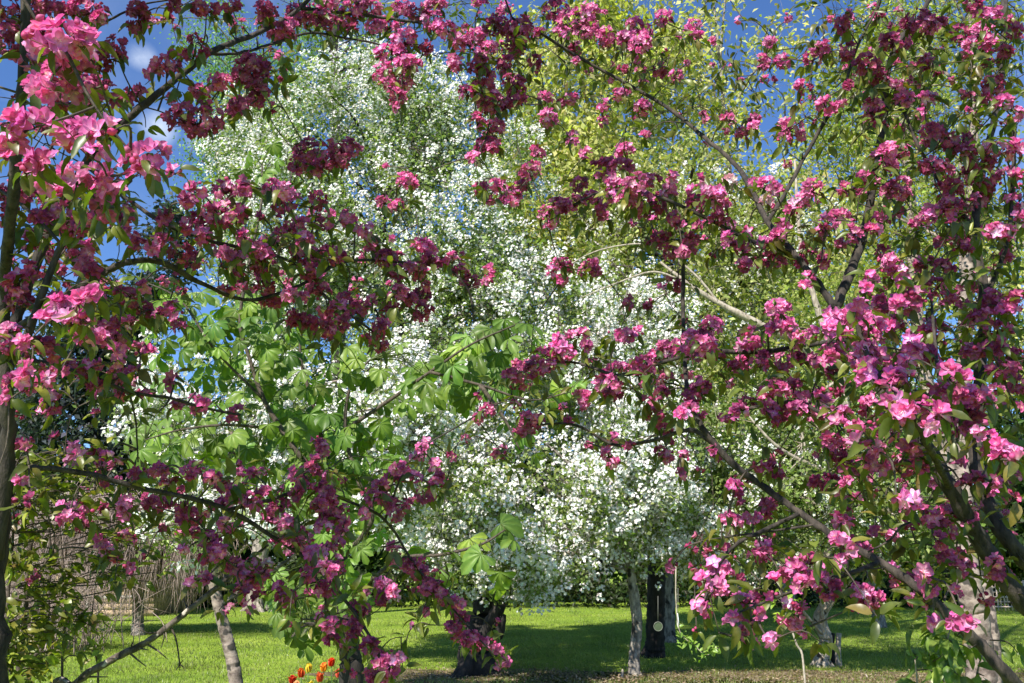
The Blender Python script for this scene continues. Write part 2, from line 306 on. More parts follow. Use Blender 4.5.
# ------------------------------------------------------------------ foreground pink crab apples
# blossom clusters: x y rx ry depth(m) tone: B lit, M mid, D shaded, P pale  (where each spray hangs in the air; metres follow from the depth)
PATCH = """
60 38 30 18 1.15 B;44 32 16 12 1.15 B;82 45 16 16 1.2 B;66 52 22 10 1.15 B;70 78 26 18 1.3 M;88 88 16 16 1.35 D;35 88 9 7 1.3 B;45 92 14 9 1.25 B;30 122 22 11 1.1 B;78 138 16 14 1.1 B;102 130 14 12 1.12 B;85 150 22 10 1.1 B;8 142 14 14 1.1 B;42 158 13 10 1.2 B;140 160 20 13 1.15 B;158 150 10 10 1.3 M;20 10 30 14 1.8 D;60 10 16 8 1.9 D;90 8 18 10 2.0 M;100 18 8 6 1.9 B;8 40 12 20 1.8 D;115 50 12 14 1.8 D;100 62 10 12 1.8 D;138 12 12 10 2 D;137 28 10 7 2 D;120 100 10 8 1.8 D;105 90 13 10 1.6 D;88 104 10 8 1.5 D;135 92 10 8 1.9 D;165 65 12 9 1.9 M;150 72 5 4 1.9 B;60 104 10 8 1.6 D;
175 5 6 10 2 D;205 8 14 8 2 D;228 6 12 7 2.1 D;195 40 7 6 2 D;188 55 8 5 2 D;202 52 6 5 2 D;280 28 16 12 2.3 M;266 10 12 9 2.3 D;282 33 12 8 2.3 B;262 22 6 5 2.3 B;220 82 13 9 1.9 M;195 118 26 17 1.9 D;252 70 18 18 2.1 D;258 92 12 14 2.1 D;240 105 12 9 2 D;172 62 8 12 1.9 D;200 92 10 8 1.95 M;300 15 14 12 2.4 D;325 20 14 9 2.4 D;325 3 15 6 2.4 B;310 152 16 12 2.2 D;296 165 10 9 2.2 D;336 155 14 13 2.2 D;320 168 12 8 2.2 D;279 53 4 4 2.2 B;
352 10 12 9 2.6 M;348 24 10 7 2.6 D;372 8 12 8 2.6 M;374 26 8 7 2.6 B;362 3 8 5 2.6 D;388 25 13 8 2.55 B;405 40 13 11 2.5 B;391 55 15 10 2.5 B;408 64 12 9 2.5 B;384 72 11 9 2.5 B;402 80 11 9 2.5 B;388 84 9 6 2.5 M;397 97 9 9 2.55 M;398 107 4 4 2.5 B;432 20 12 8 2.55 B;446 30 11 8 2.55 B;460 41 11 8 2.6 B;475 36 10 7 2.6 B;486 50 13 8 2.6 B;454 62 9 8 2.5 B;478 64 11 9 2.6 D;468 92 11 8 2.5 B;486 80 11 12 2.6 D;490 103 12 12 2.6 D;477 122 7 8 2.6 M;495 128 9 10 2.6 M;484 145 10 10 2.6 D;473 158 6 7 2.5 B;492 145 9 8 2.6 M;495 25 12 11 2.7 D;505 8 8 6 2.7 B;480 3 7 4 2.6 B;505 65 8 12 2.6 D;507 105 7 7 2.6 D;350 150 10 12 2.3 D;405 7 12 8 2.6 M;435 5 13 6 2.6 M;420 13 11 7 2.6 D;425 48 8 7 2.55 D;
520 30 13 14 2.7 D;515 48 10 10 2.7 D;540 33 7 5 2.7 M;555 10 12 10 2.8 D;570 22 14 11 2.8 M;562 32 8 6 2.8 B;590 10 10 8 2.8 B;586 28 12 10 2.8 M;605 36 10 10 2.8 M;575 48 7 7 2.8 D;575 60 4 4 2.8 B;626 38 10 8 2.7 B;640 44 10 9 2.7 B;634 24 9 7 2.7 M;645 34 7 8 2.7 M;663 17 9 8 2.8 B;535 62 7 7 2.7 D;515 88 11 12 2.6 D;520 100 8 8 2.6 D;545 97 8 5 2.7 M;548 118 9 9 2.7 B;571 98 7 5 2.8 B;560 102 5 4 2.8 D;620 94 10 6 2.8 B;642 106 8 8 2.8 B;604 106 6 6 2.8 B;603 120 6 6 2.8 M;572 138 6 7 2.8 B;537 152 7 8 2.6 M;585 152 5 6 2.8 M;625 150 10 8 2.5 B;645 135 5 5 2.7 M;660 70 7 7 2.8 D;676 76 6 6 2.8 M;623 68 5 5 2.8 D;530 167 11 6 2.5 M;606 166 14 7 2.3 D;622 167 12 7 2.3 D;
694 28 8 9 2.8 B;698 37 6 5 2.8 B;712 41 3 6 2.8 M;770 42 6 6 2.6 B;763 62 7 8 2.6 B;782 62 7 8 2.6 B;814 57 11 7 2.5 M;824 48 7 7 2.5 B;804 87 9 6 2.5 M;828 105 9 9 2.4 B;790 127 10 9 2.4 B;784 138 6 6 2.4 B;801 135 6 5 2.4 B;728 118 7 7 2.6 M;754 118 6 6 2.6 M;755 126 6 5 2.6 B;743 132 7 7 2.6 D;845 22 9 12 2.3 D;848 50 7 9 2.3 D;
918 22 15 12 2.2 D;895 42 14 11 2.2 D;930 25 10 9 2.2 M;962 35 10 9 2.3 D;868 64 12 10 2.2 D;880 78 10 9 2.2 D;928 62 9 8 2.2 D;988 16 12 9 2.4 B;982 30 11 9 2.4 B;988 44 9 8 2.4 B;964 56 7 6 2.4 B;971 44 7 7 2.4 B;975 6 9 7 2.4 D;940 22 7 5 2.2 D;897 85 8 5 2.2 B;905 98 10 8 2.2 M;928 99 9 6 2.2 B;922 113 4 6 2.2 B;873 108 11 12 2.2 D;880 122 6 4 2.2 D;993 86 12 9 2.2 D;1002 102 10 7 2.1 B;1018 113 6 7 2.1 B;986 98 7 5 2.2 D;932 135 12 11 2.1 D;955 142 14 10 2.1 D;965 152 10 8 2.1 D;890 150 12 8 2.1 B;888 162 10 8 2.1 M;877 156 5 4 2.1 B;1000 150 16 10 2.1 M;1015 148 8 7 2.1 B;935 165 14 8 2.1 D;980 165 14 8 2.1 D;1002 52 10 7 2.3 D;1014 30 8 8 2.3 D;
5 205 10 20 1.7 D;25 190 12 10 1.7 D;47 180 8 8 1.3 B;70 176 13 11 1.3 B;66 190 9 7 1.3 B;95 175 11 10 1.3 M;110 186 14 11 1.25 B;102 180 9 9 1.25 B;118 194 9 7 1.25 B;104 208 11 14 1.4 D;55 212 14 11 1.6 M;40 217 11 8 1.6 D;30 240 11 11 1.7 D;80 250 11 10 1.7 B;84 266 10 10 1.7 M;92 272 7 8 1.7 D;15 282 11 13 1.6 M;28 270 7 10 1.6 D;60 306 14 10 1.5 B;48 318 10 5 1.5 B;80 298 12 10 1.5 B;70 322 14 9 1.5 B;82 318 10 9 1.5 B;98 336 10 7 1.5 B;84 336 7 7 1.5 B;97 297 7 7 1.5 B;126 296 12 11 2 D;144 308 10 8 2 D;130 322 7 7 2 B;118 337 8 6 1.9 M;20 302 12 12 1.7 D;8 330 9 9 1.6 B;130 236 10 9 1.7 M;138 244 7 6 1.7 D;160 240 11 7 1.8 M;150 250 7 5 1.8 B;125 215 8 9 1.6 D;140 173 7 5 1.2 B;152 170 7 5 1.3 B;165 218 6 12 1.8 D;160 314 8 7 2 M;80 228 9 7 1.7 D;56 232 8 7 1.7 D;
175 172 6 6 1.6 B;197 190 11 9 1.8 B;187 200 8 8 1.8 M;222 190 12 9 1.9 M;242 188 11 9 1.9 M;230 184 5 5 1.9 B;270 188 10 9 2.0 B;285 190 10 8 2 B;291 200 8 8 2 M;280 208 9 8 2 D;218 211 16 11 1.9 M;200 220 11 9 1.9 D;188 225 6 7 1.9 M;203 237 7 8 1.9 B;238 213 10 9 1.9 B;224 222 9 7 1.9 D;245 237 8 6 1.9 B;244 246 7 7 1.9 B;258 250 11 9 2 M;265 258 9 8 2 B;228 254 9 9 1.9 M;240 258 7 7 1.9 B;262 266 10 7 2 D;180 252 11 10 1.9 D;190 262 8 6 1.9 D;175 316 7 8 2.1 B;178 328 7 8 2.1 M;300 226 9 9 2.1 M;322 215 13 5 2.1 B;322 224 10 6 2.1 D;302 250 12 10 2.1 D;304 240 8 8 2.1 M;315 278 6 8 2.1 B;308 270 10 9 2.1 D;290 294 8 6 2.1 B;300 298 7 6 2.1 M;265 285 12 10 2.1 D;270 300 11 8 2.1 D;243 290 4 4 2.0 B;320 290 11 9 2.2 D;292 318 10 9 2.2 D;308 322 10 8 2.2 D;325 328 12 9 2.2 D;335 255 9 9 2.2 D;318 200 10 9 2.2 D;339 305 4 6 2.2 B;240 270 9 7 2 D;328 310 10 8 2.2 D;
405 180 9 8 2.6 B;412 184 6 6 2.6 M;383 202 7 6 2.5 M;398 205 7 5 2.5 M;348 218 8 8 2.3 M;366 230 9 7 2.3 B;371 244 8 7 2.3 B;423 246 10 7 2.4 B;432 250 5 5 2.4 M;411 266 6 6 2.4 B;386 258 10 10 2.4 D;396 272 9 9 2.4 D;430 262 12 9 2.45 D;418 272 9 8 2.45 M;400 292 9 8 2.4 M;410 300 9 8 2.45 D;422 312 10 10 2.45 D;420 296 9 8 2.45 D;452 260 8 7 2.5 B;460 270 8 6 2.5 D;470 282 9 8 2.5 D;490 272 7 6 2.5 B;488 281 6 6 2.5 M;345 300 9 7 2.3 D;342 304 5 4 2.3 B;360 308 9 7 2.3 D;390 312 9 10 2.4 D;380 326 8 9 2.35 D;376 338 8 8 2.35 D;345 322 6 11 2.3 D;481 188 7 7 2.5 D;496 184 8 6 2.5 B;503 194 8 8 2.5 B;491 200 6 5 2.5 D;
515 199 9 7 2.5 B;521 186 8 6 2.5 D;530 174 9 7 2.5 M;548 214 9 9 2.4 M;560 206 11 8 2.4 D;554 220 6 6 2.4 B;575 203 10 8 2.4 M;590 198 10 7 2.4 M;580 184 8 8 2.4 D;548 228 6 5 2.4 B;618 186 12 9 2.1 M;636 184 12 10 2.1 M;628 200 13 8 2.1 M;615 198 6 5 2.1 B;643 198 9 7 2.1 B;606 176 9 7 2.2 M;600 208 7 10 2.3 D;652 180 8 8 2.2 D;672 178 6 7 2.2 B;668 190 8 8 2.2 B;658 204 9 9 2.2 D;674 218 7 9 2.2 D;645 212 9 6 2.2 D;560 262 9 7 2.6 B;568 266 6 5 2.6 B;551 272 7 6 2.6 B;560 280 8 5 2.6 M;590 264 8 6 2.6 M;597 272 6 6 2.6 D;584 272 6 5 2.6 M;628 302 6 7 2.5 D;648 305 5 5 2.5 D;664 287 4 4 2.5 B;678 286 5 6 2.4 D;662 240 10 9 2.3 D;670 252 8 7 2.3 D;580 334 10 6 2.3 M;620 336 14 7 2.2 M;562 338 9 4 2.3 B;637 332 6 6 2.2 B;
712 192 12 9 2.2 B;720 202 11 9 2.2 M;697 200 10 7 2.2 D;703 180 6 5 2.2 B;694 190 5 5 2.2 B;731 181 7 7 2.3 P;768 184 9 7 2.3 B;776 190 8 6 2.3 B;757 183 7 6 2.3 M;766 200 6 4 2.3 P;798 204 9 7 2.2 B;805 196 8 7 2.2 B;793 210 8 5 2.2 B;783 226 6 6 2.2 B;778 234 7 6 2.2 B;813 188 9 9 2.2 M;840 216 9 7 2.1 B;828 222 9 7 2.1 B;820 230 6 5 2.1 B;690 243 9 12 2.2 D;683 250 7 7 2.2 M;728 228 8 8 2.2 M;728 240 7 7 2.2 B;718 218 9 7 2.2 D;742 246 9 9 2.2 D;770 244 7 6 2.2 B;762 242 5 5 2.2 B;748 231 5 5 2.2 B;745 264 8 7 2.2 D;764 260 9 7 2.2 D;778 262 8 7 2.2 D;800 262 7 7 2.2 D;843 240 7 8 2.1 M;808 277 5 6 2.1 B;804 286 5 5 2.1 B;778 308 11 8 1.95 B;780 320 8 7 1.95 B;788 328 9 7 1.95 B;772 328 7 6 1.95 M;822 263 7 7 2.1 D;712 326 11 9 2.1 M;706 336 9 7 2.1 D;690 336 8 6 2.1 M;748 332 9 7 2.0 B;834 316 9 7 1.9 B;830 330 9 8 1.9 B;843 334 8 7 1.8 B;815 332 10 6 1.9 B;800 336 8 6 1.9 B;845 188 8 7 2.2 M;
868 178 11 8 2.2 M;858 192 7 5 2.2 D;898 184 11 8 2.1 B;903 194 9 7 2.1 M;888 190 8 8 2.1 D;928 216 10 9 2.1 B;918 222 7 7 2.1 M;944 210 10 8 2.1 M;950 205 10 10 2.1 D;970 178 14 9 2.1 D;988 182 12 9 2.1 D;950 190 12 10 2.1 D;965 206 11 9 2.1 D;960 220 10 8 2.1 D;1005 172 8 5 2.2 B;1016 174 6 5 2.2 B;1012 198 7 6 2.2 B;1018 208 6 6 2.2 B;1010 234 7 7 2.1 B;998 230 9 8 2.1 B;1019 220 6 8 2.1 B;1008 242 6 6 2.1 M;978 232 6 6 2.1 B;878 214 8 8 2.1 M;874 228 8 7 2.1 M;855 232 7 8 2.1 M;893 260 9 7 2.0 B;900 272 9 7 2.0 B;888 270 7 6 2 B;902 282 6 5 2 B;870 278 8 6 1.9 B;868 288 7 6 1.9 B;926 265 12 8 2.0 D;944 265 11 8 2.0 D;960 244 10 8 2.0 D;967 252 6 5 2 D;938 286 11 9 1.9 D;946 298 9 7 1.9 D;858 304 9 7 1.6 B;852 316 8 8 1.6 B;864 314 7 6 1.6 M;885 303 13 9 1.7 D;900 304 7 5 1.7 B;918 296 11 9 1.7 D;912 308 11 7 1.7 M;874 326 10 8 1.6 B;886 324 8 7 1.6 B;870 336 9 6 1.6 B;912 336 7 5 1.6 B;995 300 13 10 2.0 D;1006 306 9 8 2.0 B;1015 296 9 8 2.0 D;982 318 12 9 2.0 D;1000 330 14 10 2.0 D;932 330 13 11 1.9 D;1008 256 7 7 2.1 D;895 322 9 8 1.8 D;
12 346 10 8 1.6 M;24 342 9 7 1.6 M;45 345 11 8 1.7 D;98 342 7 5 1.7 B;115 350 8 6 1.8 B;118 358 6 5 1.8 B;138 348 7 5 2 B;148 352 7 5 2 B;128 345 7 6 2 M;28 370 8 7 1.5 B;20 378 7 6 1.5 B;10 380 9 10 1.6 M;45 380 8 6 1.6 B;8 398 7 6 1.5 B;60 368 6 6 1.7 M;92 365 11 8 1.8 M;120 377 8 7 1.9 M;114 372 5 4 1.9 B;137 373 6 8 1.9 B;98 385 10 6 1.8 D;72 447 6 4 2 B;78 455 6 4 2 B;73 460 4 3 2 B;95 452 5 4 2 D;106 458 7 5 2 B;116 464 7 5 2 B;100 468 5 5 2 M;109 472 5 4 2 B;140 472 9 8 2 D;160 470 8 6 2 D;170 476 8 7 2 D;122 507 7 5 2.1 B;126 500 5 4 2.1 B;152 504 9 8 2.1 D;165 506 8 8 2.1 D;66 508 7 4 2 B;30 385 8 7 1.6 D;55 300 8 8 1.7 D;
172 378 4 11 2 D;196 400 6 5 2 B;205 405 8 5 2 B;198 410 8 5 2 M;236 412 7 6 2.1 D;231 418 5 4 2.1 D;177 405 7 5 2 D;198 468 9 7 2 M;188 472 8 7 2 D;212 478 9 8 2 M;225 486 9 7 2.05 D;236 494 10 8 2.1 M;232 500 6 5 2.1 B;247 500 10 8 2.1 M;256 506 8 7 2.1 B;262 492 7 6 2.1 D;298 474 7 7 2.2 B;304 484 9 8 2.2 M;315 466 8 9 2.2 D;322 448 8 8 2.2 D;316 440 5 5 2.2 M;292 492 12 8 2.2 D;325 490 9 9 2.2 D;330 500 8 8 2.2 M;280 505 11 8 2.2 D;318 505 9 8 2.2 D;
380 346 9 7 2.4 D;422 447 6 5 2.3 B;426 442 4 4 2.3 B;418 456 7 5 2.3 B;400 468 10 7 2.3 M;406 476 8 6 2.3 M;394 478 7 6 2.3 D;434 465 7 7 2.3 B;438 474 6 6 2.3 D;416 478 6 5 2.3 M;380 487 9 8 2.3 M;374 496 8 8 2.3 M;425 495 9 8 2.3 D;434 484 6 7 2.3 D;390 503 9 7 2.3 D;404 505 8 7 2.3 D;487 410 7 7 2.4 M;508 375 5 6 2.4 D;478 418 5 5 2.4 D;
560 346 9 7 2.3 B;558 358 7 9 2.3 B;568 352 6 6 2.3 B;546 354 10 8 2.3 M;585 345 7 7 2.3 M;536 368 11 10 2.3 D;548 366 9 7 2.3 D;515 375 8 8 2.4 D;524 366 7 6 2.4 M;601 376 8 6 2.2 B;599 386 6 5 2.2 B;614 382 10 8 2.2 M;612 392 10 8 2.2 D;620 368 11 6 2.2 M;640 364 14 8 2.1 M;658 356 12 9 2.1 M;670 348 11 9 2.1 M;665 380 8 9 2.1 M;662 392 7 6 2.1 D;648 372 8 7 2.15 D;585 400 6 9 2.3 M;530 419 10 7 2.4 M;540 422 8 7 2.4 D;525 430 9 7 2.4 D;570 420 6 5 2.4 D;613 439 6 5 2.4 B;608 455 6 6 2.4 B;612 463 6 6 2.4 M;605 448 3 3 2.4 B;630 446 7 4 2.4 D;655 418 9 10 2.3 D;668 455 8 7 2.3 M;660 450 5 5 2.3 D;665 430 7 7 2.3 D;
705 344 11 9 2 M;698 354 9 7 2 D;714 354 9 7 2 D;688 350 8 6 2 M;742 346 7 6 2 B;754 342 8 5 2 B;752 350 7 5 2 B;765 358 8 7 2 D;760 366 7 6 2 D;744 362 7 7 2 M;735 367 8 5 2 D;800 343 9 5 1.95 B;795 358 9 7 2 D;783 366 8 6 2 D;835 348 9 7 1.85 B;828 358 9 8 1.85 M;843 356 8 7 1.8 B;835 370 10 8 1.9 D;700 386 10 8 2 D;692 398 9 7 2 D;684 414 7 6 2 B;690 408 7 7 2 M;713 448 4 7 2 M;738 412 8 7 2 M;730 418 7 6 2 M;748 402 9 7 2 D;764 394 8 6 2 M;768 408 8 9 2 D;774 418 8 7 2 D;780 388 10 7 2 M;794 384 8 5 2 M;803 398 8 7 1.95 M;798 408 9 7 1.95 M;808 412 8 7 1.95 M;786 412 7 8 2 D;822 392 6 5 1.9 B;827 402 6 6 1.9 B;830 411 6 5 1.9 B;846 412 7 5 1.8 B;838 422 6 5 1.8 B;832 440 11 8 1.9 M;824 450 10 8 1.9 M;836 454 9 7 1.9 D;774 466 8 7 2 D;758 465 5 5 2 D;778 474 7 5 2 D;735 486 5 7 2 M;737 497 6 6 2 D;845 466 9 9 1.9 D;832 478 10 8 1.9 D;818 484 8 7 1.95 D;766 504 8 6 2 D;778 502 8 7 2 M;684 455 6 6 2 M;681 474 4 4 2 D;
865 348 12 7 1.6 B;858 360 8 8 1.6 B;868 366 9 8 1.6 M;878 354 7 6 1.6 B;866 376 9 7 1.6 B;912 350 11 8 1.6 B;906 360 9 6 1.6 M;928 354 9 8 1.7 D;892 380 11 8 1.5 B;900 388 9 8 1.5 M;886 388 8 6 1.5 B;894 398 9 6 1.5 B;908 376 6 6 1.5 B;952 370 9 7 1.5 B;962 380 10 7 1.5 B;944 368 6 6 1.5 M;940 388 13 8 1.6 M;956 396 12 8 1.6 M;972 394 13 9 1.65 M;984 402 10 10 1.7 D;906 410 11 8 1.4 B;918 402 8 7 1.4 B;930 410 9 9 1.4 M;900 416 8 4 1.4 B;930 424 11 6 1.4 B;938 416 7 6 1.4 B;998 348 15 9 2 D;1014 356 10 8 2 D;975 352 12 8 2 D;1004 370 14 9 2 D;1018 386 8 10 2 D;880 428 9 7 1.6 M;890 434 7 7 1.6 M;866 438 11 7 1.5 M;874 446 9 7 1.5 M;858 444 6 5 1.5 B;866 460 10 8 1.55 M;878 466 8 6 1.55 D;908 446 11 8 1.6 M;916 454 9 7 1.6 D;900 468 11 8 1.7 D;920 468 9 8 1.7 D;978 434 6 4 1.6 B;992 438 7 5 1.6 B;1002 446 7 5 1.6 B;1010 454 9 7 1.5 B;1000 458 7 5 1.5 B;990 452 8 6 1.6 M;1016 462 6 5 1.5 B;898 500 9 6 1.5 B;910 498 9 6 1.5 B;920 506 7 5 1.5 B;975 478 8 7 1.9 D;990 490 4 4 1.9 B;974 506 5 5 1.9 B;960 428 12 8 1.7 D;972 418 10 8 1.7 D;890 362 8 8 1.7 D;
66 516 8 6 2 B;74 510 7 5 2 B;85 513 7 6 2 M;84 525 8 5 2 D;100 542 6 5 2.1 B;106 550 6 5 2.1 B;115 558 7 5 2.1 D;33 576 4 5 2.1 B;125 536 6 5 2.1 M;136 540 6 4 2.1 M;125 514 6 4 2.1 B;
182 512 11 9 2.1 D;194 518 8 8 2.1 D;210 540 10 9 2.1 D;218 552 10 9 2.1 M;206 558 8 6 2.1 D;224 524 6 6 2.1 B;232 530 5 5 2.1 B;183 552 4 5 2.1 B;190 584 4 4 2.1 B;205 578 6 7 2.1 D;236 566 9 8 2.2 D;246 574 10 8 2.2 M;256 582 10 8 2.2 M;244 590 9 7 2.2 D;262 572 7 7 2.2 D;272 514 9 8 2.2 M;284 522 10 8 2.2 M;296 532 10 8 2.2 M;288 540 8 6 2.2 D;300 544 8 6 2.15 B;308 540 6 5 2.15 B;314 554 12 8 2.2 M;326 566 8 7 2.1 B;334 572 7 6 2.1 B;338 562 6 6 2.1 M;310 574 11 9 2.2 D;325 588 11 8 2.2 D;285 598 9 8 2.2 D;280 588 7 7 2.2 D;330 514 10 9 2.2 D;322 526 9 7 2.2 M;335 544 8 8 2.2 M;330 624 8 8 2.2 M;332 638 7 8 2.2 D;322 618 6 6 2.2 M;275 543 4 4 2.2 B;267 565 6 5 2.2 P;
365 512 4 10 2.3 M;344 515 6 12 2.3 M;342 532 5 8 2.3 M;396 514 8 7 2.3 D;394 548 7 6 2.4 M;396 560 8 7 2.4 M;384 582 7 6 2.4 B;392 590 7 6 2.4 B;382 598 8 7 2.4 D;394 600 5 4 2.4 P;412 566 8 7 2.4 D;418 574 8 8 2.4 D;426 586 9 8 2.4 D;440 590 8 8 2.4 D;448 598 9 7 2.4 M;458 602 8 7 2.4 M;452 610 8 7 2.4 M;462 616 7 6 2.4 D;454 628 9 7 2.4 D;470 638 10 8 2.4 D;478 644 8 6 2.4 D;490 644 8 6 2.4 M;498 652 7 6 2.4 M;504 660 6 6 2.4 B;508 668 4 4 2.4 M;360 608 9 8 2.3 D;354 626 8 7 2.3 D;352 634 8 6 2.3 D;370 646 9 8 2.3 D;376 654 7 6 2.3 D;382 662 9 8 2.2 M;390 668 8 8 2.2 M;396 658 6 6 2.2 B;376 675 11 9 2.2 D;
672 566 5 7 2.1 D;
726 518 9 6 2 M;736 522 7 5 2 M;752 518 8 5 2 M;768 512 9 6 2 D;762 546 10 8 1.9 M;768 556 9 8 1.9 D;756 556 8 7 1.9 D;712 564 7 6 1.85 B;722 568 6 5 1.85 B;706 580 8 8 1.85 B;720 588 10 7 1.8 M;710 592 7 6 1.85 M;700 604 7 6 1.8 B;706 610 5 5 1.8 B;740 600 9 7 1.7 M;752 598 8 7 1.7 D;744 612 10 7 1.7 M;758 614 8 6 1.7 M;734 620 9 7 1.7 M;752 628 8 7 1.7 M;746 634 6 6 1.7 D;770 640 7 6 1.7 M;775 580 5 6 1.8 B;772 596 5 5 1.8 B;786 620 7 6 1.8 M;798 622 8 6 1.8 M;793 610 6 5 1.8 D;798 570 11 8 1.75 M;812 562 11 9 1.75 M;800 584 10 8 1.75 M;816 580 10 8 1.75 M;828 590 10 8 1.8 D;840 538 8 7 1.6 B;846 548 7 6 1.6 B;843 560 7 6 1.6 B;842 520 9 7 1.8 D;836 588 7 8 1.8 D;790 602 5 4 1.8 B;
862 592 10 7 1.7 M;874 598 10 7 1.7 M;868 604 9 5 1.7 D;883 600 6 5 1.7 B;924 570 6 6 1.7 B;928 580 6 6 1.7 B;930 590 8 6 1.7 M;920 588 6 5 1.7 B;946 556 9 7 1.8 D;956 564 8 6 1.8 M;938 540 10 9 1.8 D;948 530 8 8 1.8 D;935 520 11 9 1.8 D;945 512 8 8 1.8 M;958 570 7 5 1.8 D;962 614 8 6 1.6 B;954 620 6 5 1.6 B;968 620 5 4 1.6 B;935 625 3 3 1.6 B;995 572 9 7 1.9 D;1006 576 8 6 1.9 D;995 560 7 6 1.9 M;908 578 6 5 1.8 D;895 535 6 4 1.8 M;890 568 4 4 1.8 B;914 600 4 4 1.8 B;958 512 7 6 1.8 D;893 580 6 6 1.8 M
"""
patches = []
for ln in PATCH.replace('\n', '').split(';'):
    q = ln.split()
    if len(q) == 6: patches.append((*[float(a) for a in q[:5]], q[5]))
# leafy zones of the two crab apples : x y rx ry depth density
LZ = """
60 100 60 40 1.6 .5;20 165 25 25 1.2 .5;20 70 25 20 1.2 .35;110 210 60 30 1.5 .5;40 250 45 30 1.7 .5;100 300 60 30 1.7 .5;60 350 60 25 1.7 .55;120 385 50 18 1.9 .45;90 400 60 20 1.9 .3;
250 240 70 30 2 .5;300 270 50 30 2.1 .5;330 320 50 25 2.2 .4;220 270 60 25 2 .4;395 290 50 30 2.4 .4;370 250 40 18 2.3 .4;440 268 40 14 2.5 .4;210 20 50 14 2.1 .4;270 80 25 35 2.1 .4;200 105 35 20 1.9 .4;150 20 30 14 2 .3;150 110 30 14 1.9 .4;310 20 50 18 2.4 .4;
330 165 28 12 2.2 .5;430 30 60 14 2.6 .3;490 60 30 40 2.6 .45;490 120 22 35 2.6 .5;520 50 22 30 2.7 .5;395 190 24 22 2.5 .35;500 200 24 14 2.5 .45;
580 40 60 30 2.8 .35;640 60 50 35 2.8 .3;600 100 70 35 2.8 .22;690 90 60 50 2.8 .22;720 110 50 35 2.6 .3;760 80 45 40 2.6 .25;730 20 60 20 2.7 .2;820 30 40 30 2.5 .45;830 90 40 35 2.4 .45;880 30 45 30 2.3 .5;870 90 35 40 2.2 .4;930 50 40 30 2.3 .5;940 100 50 40 2.2 .5;1000 60 30 50 2.3 .45;1000 130 28 30 2.2 .5;960 160 50 20 2.1 .5;880 140 40 25 2.2 .4;800 140 35 25 2.4 .35;
570 215 40 16 2.4 .45;640 210 50 18 2.2 .5;660 250 30 20 2.3 .5;720 215 45 24 2.2 .5;740 250 50 20 2.2 .5;800 230 40 24 2.2 .4;830 250 40 20 2.1 .4;880 200 40 25 2.1 .45;940 240 50 22 2 .55;980 210 40 22 2.1 .5;900 240 30 24 2 .4;920 285 40 18 1.9 .5;990 310 35 25 2 .5;1000 350 26 35 2 .5;950 340 40 20 1.9 .5;690 300 22 18 2.4 .4;680 275 24 14 2.3 .4;
560 370 50 18 2.4 .45;620 385 50 20 2.2 .4;540 425 40 16 2.4 .4;660 385 40 20 2.1 .5;655 420 22 20 2.3 .6;700 370 40 20 2 .5;760 365 50 14 2 .45;700 410 26 18 2 .4;770 400 50 20 2 .4;830 380 35 24 1.9 .45;830 430 25 24 1.9 .4;840 480 35 22 1.9 .5;620 445 45 16 2.4 .35;740 460 50 18 2 .3;
880 400 45 40 1.6 .35;940 420 40 24 1.6 .45;1000 420 26 40 1.8 .5;960 460 40 25 1.7 .5;1010 490 20 30 1.7 .5;880 470 45 25 1.7 .4;900 520 45 20 1.8 .35;950 540 35 25 1.8 .45;1005 540 20 30 1.9 .35;
750 545 50 24 1.9 .45;690 545 30 24 2.1 .25;770 590 50 24 1.8 .4;830 560 40 24 1.7 .45;870 560 30 20 1.8 .3;740 640 40 12 1.8 .25;930 590 40 18 1.7 .45;1000 600 25 20 1.9 .2;
100 490 70 18 2 .45;170 500 60 16 2.1 .45;120 525 60 14 2.1 .3;210 520 40 20 2.1 .4;250 550 40 24 2.2 .4;300 560 50 24 2.2 .4;290 610 45 18 2.2 .5;230 600 40 14 2.2 .3;330 600 40 24 2.2 .4;270 480 50 22 2.2 .3;320 470 26 24 2.2 .4;
400 490 50 22 2.4 .4;425 580 35 20 2.4 .5;440 625 40 18 2.4 .5;360 630 30 20 2.3 .45;375 665 35 18 2.3 .5;480 650 35 18 2.4 .45;505 400 35 24 2.4 .35;490 460 40 20 2.4 .2;130 560 30 20 2.1 .2;
30 130 30 25 1.8 .5;60 200 60 30 2.0 .5;60 290 60 40 2.1 .5;150 300 40 25 2.1 .35;980 30 45 30 2.6 .5;870 330 40 30 2.2 .4;920 380 40 30 2.1 .5;1000 230 26 40 2.4 .5;960 500 40 30 2.1 .4;965 560 28 24 2.0 .6;960 420 30 26 2.0 .5;962 340 26 30 2.1 .6;975 280 26 24 2.2 .5;870 500 40 30 2.1 .35;
10 490 30 30 1.7 .3;30 440 30 30 1.8 .3;860 620 22 10 1.5 .5;820 640 20 12 1.6 .2
"""
LZ += ';1110 100 50 90 2.3 .3;1130 320 50 80 2.25 .3;1200 180 50 70 2.35 .3;-70 100 40 90 1.95 .3;-90 300 40 80 2.0 .3;1090 560 35 50 2.1 .3'
LZL = [ln for ln in LZ.replace('\n', '').split(';') if len(ln.split()) == 6]
lz2 = []
for ln in LZL:
    q = [float(a) for a in ln.split()]; lz2.append('%g %g %g %g %g %g' % (q[0]+rng.normal()*8, q[1]+rng.normal()*5-4, q[2]*1.05, q[3]*1.1, q[4]+.55, q[5]*(.9 if q[0] > 820 or q[0] < 200 and q[1] < 420 else .5)))
LZ = ';'.join(LZL+lz2)
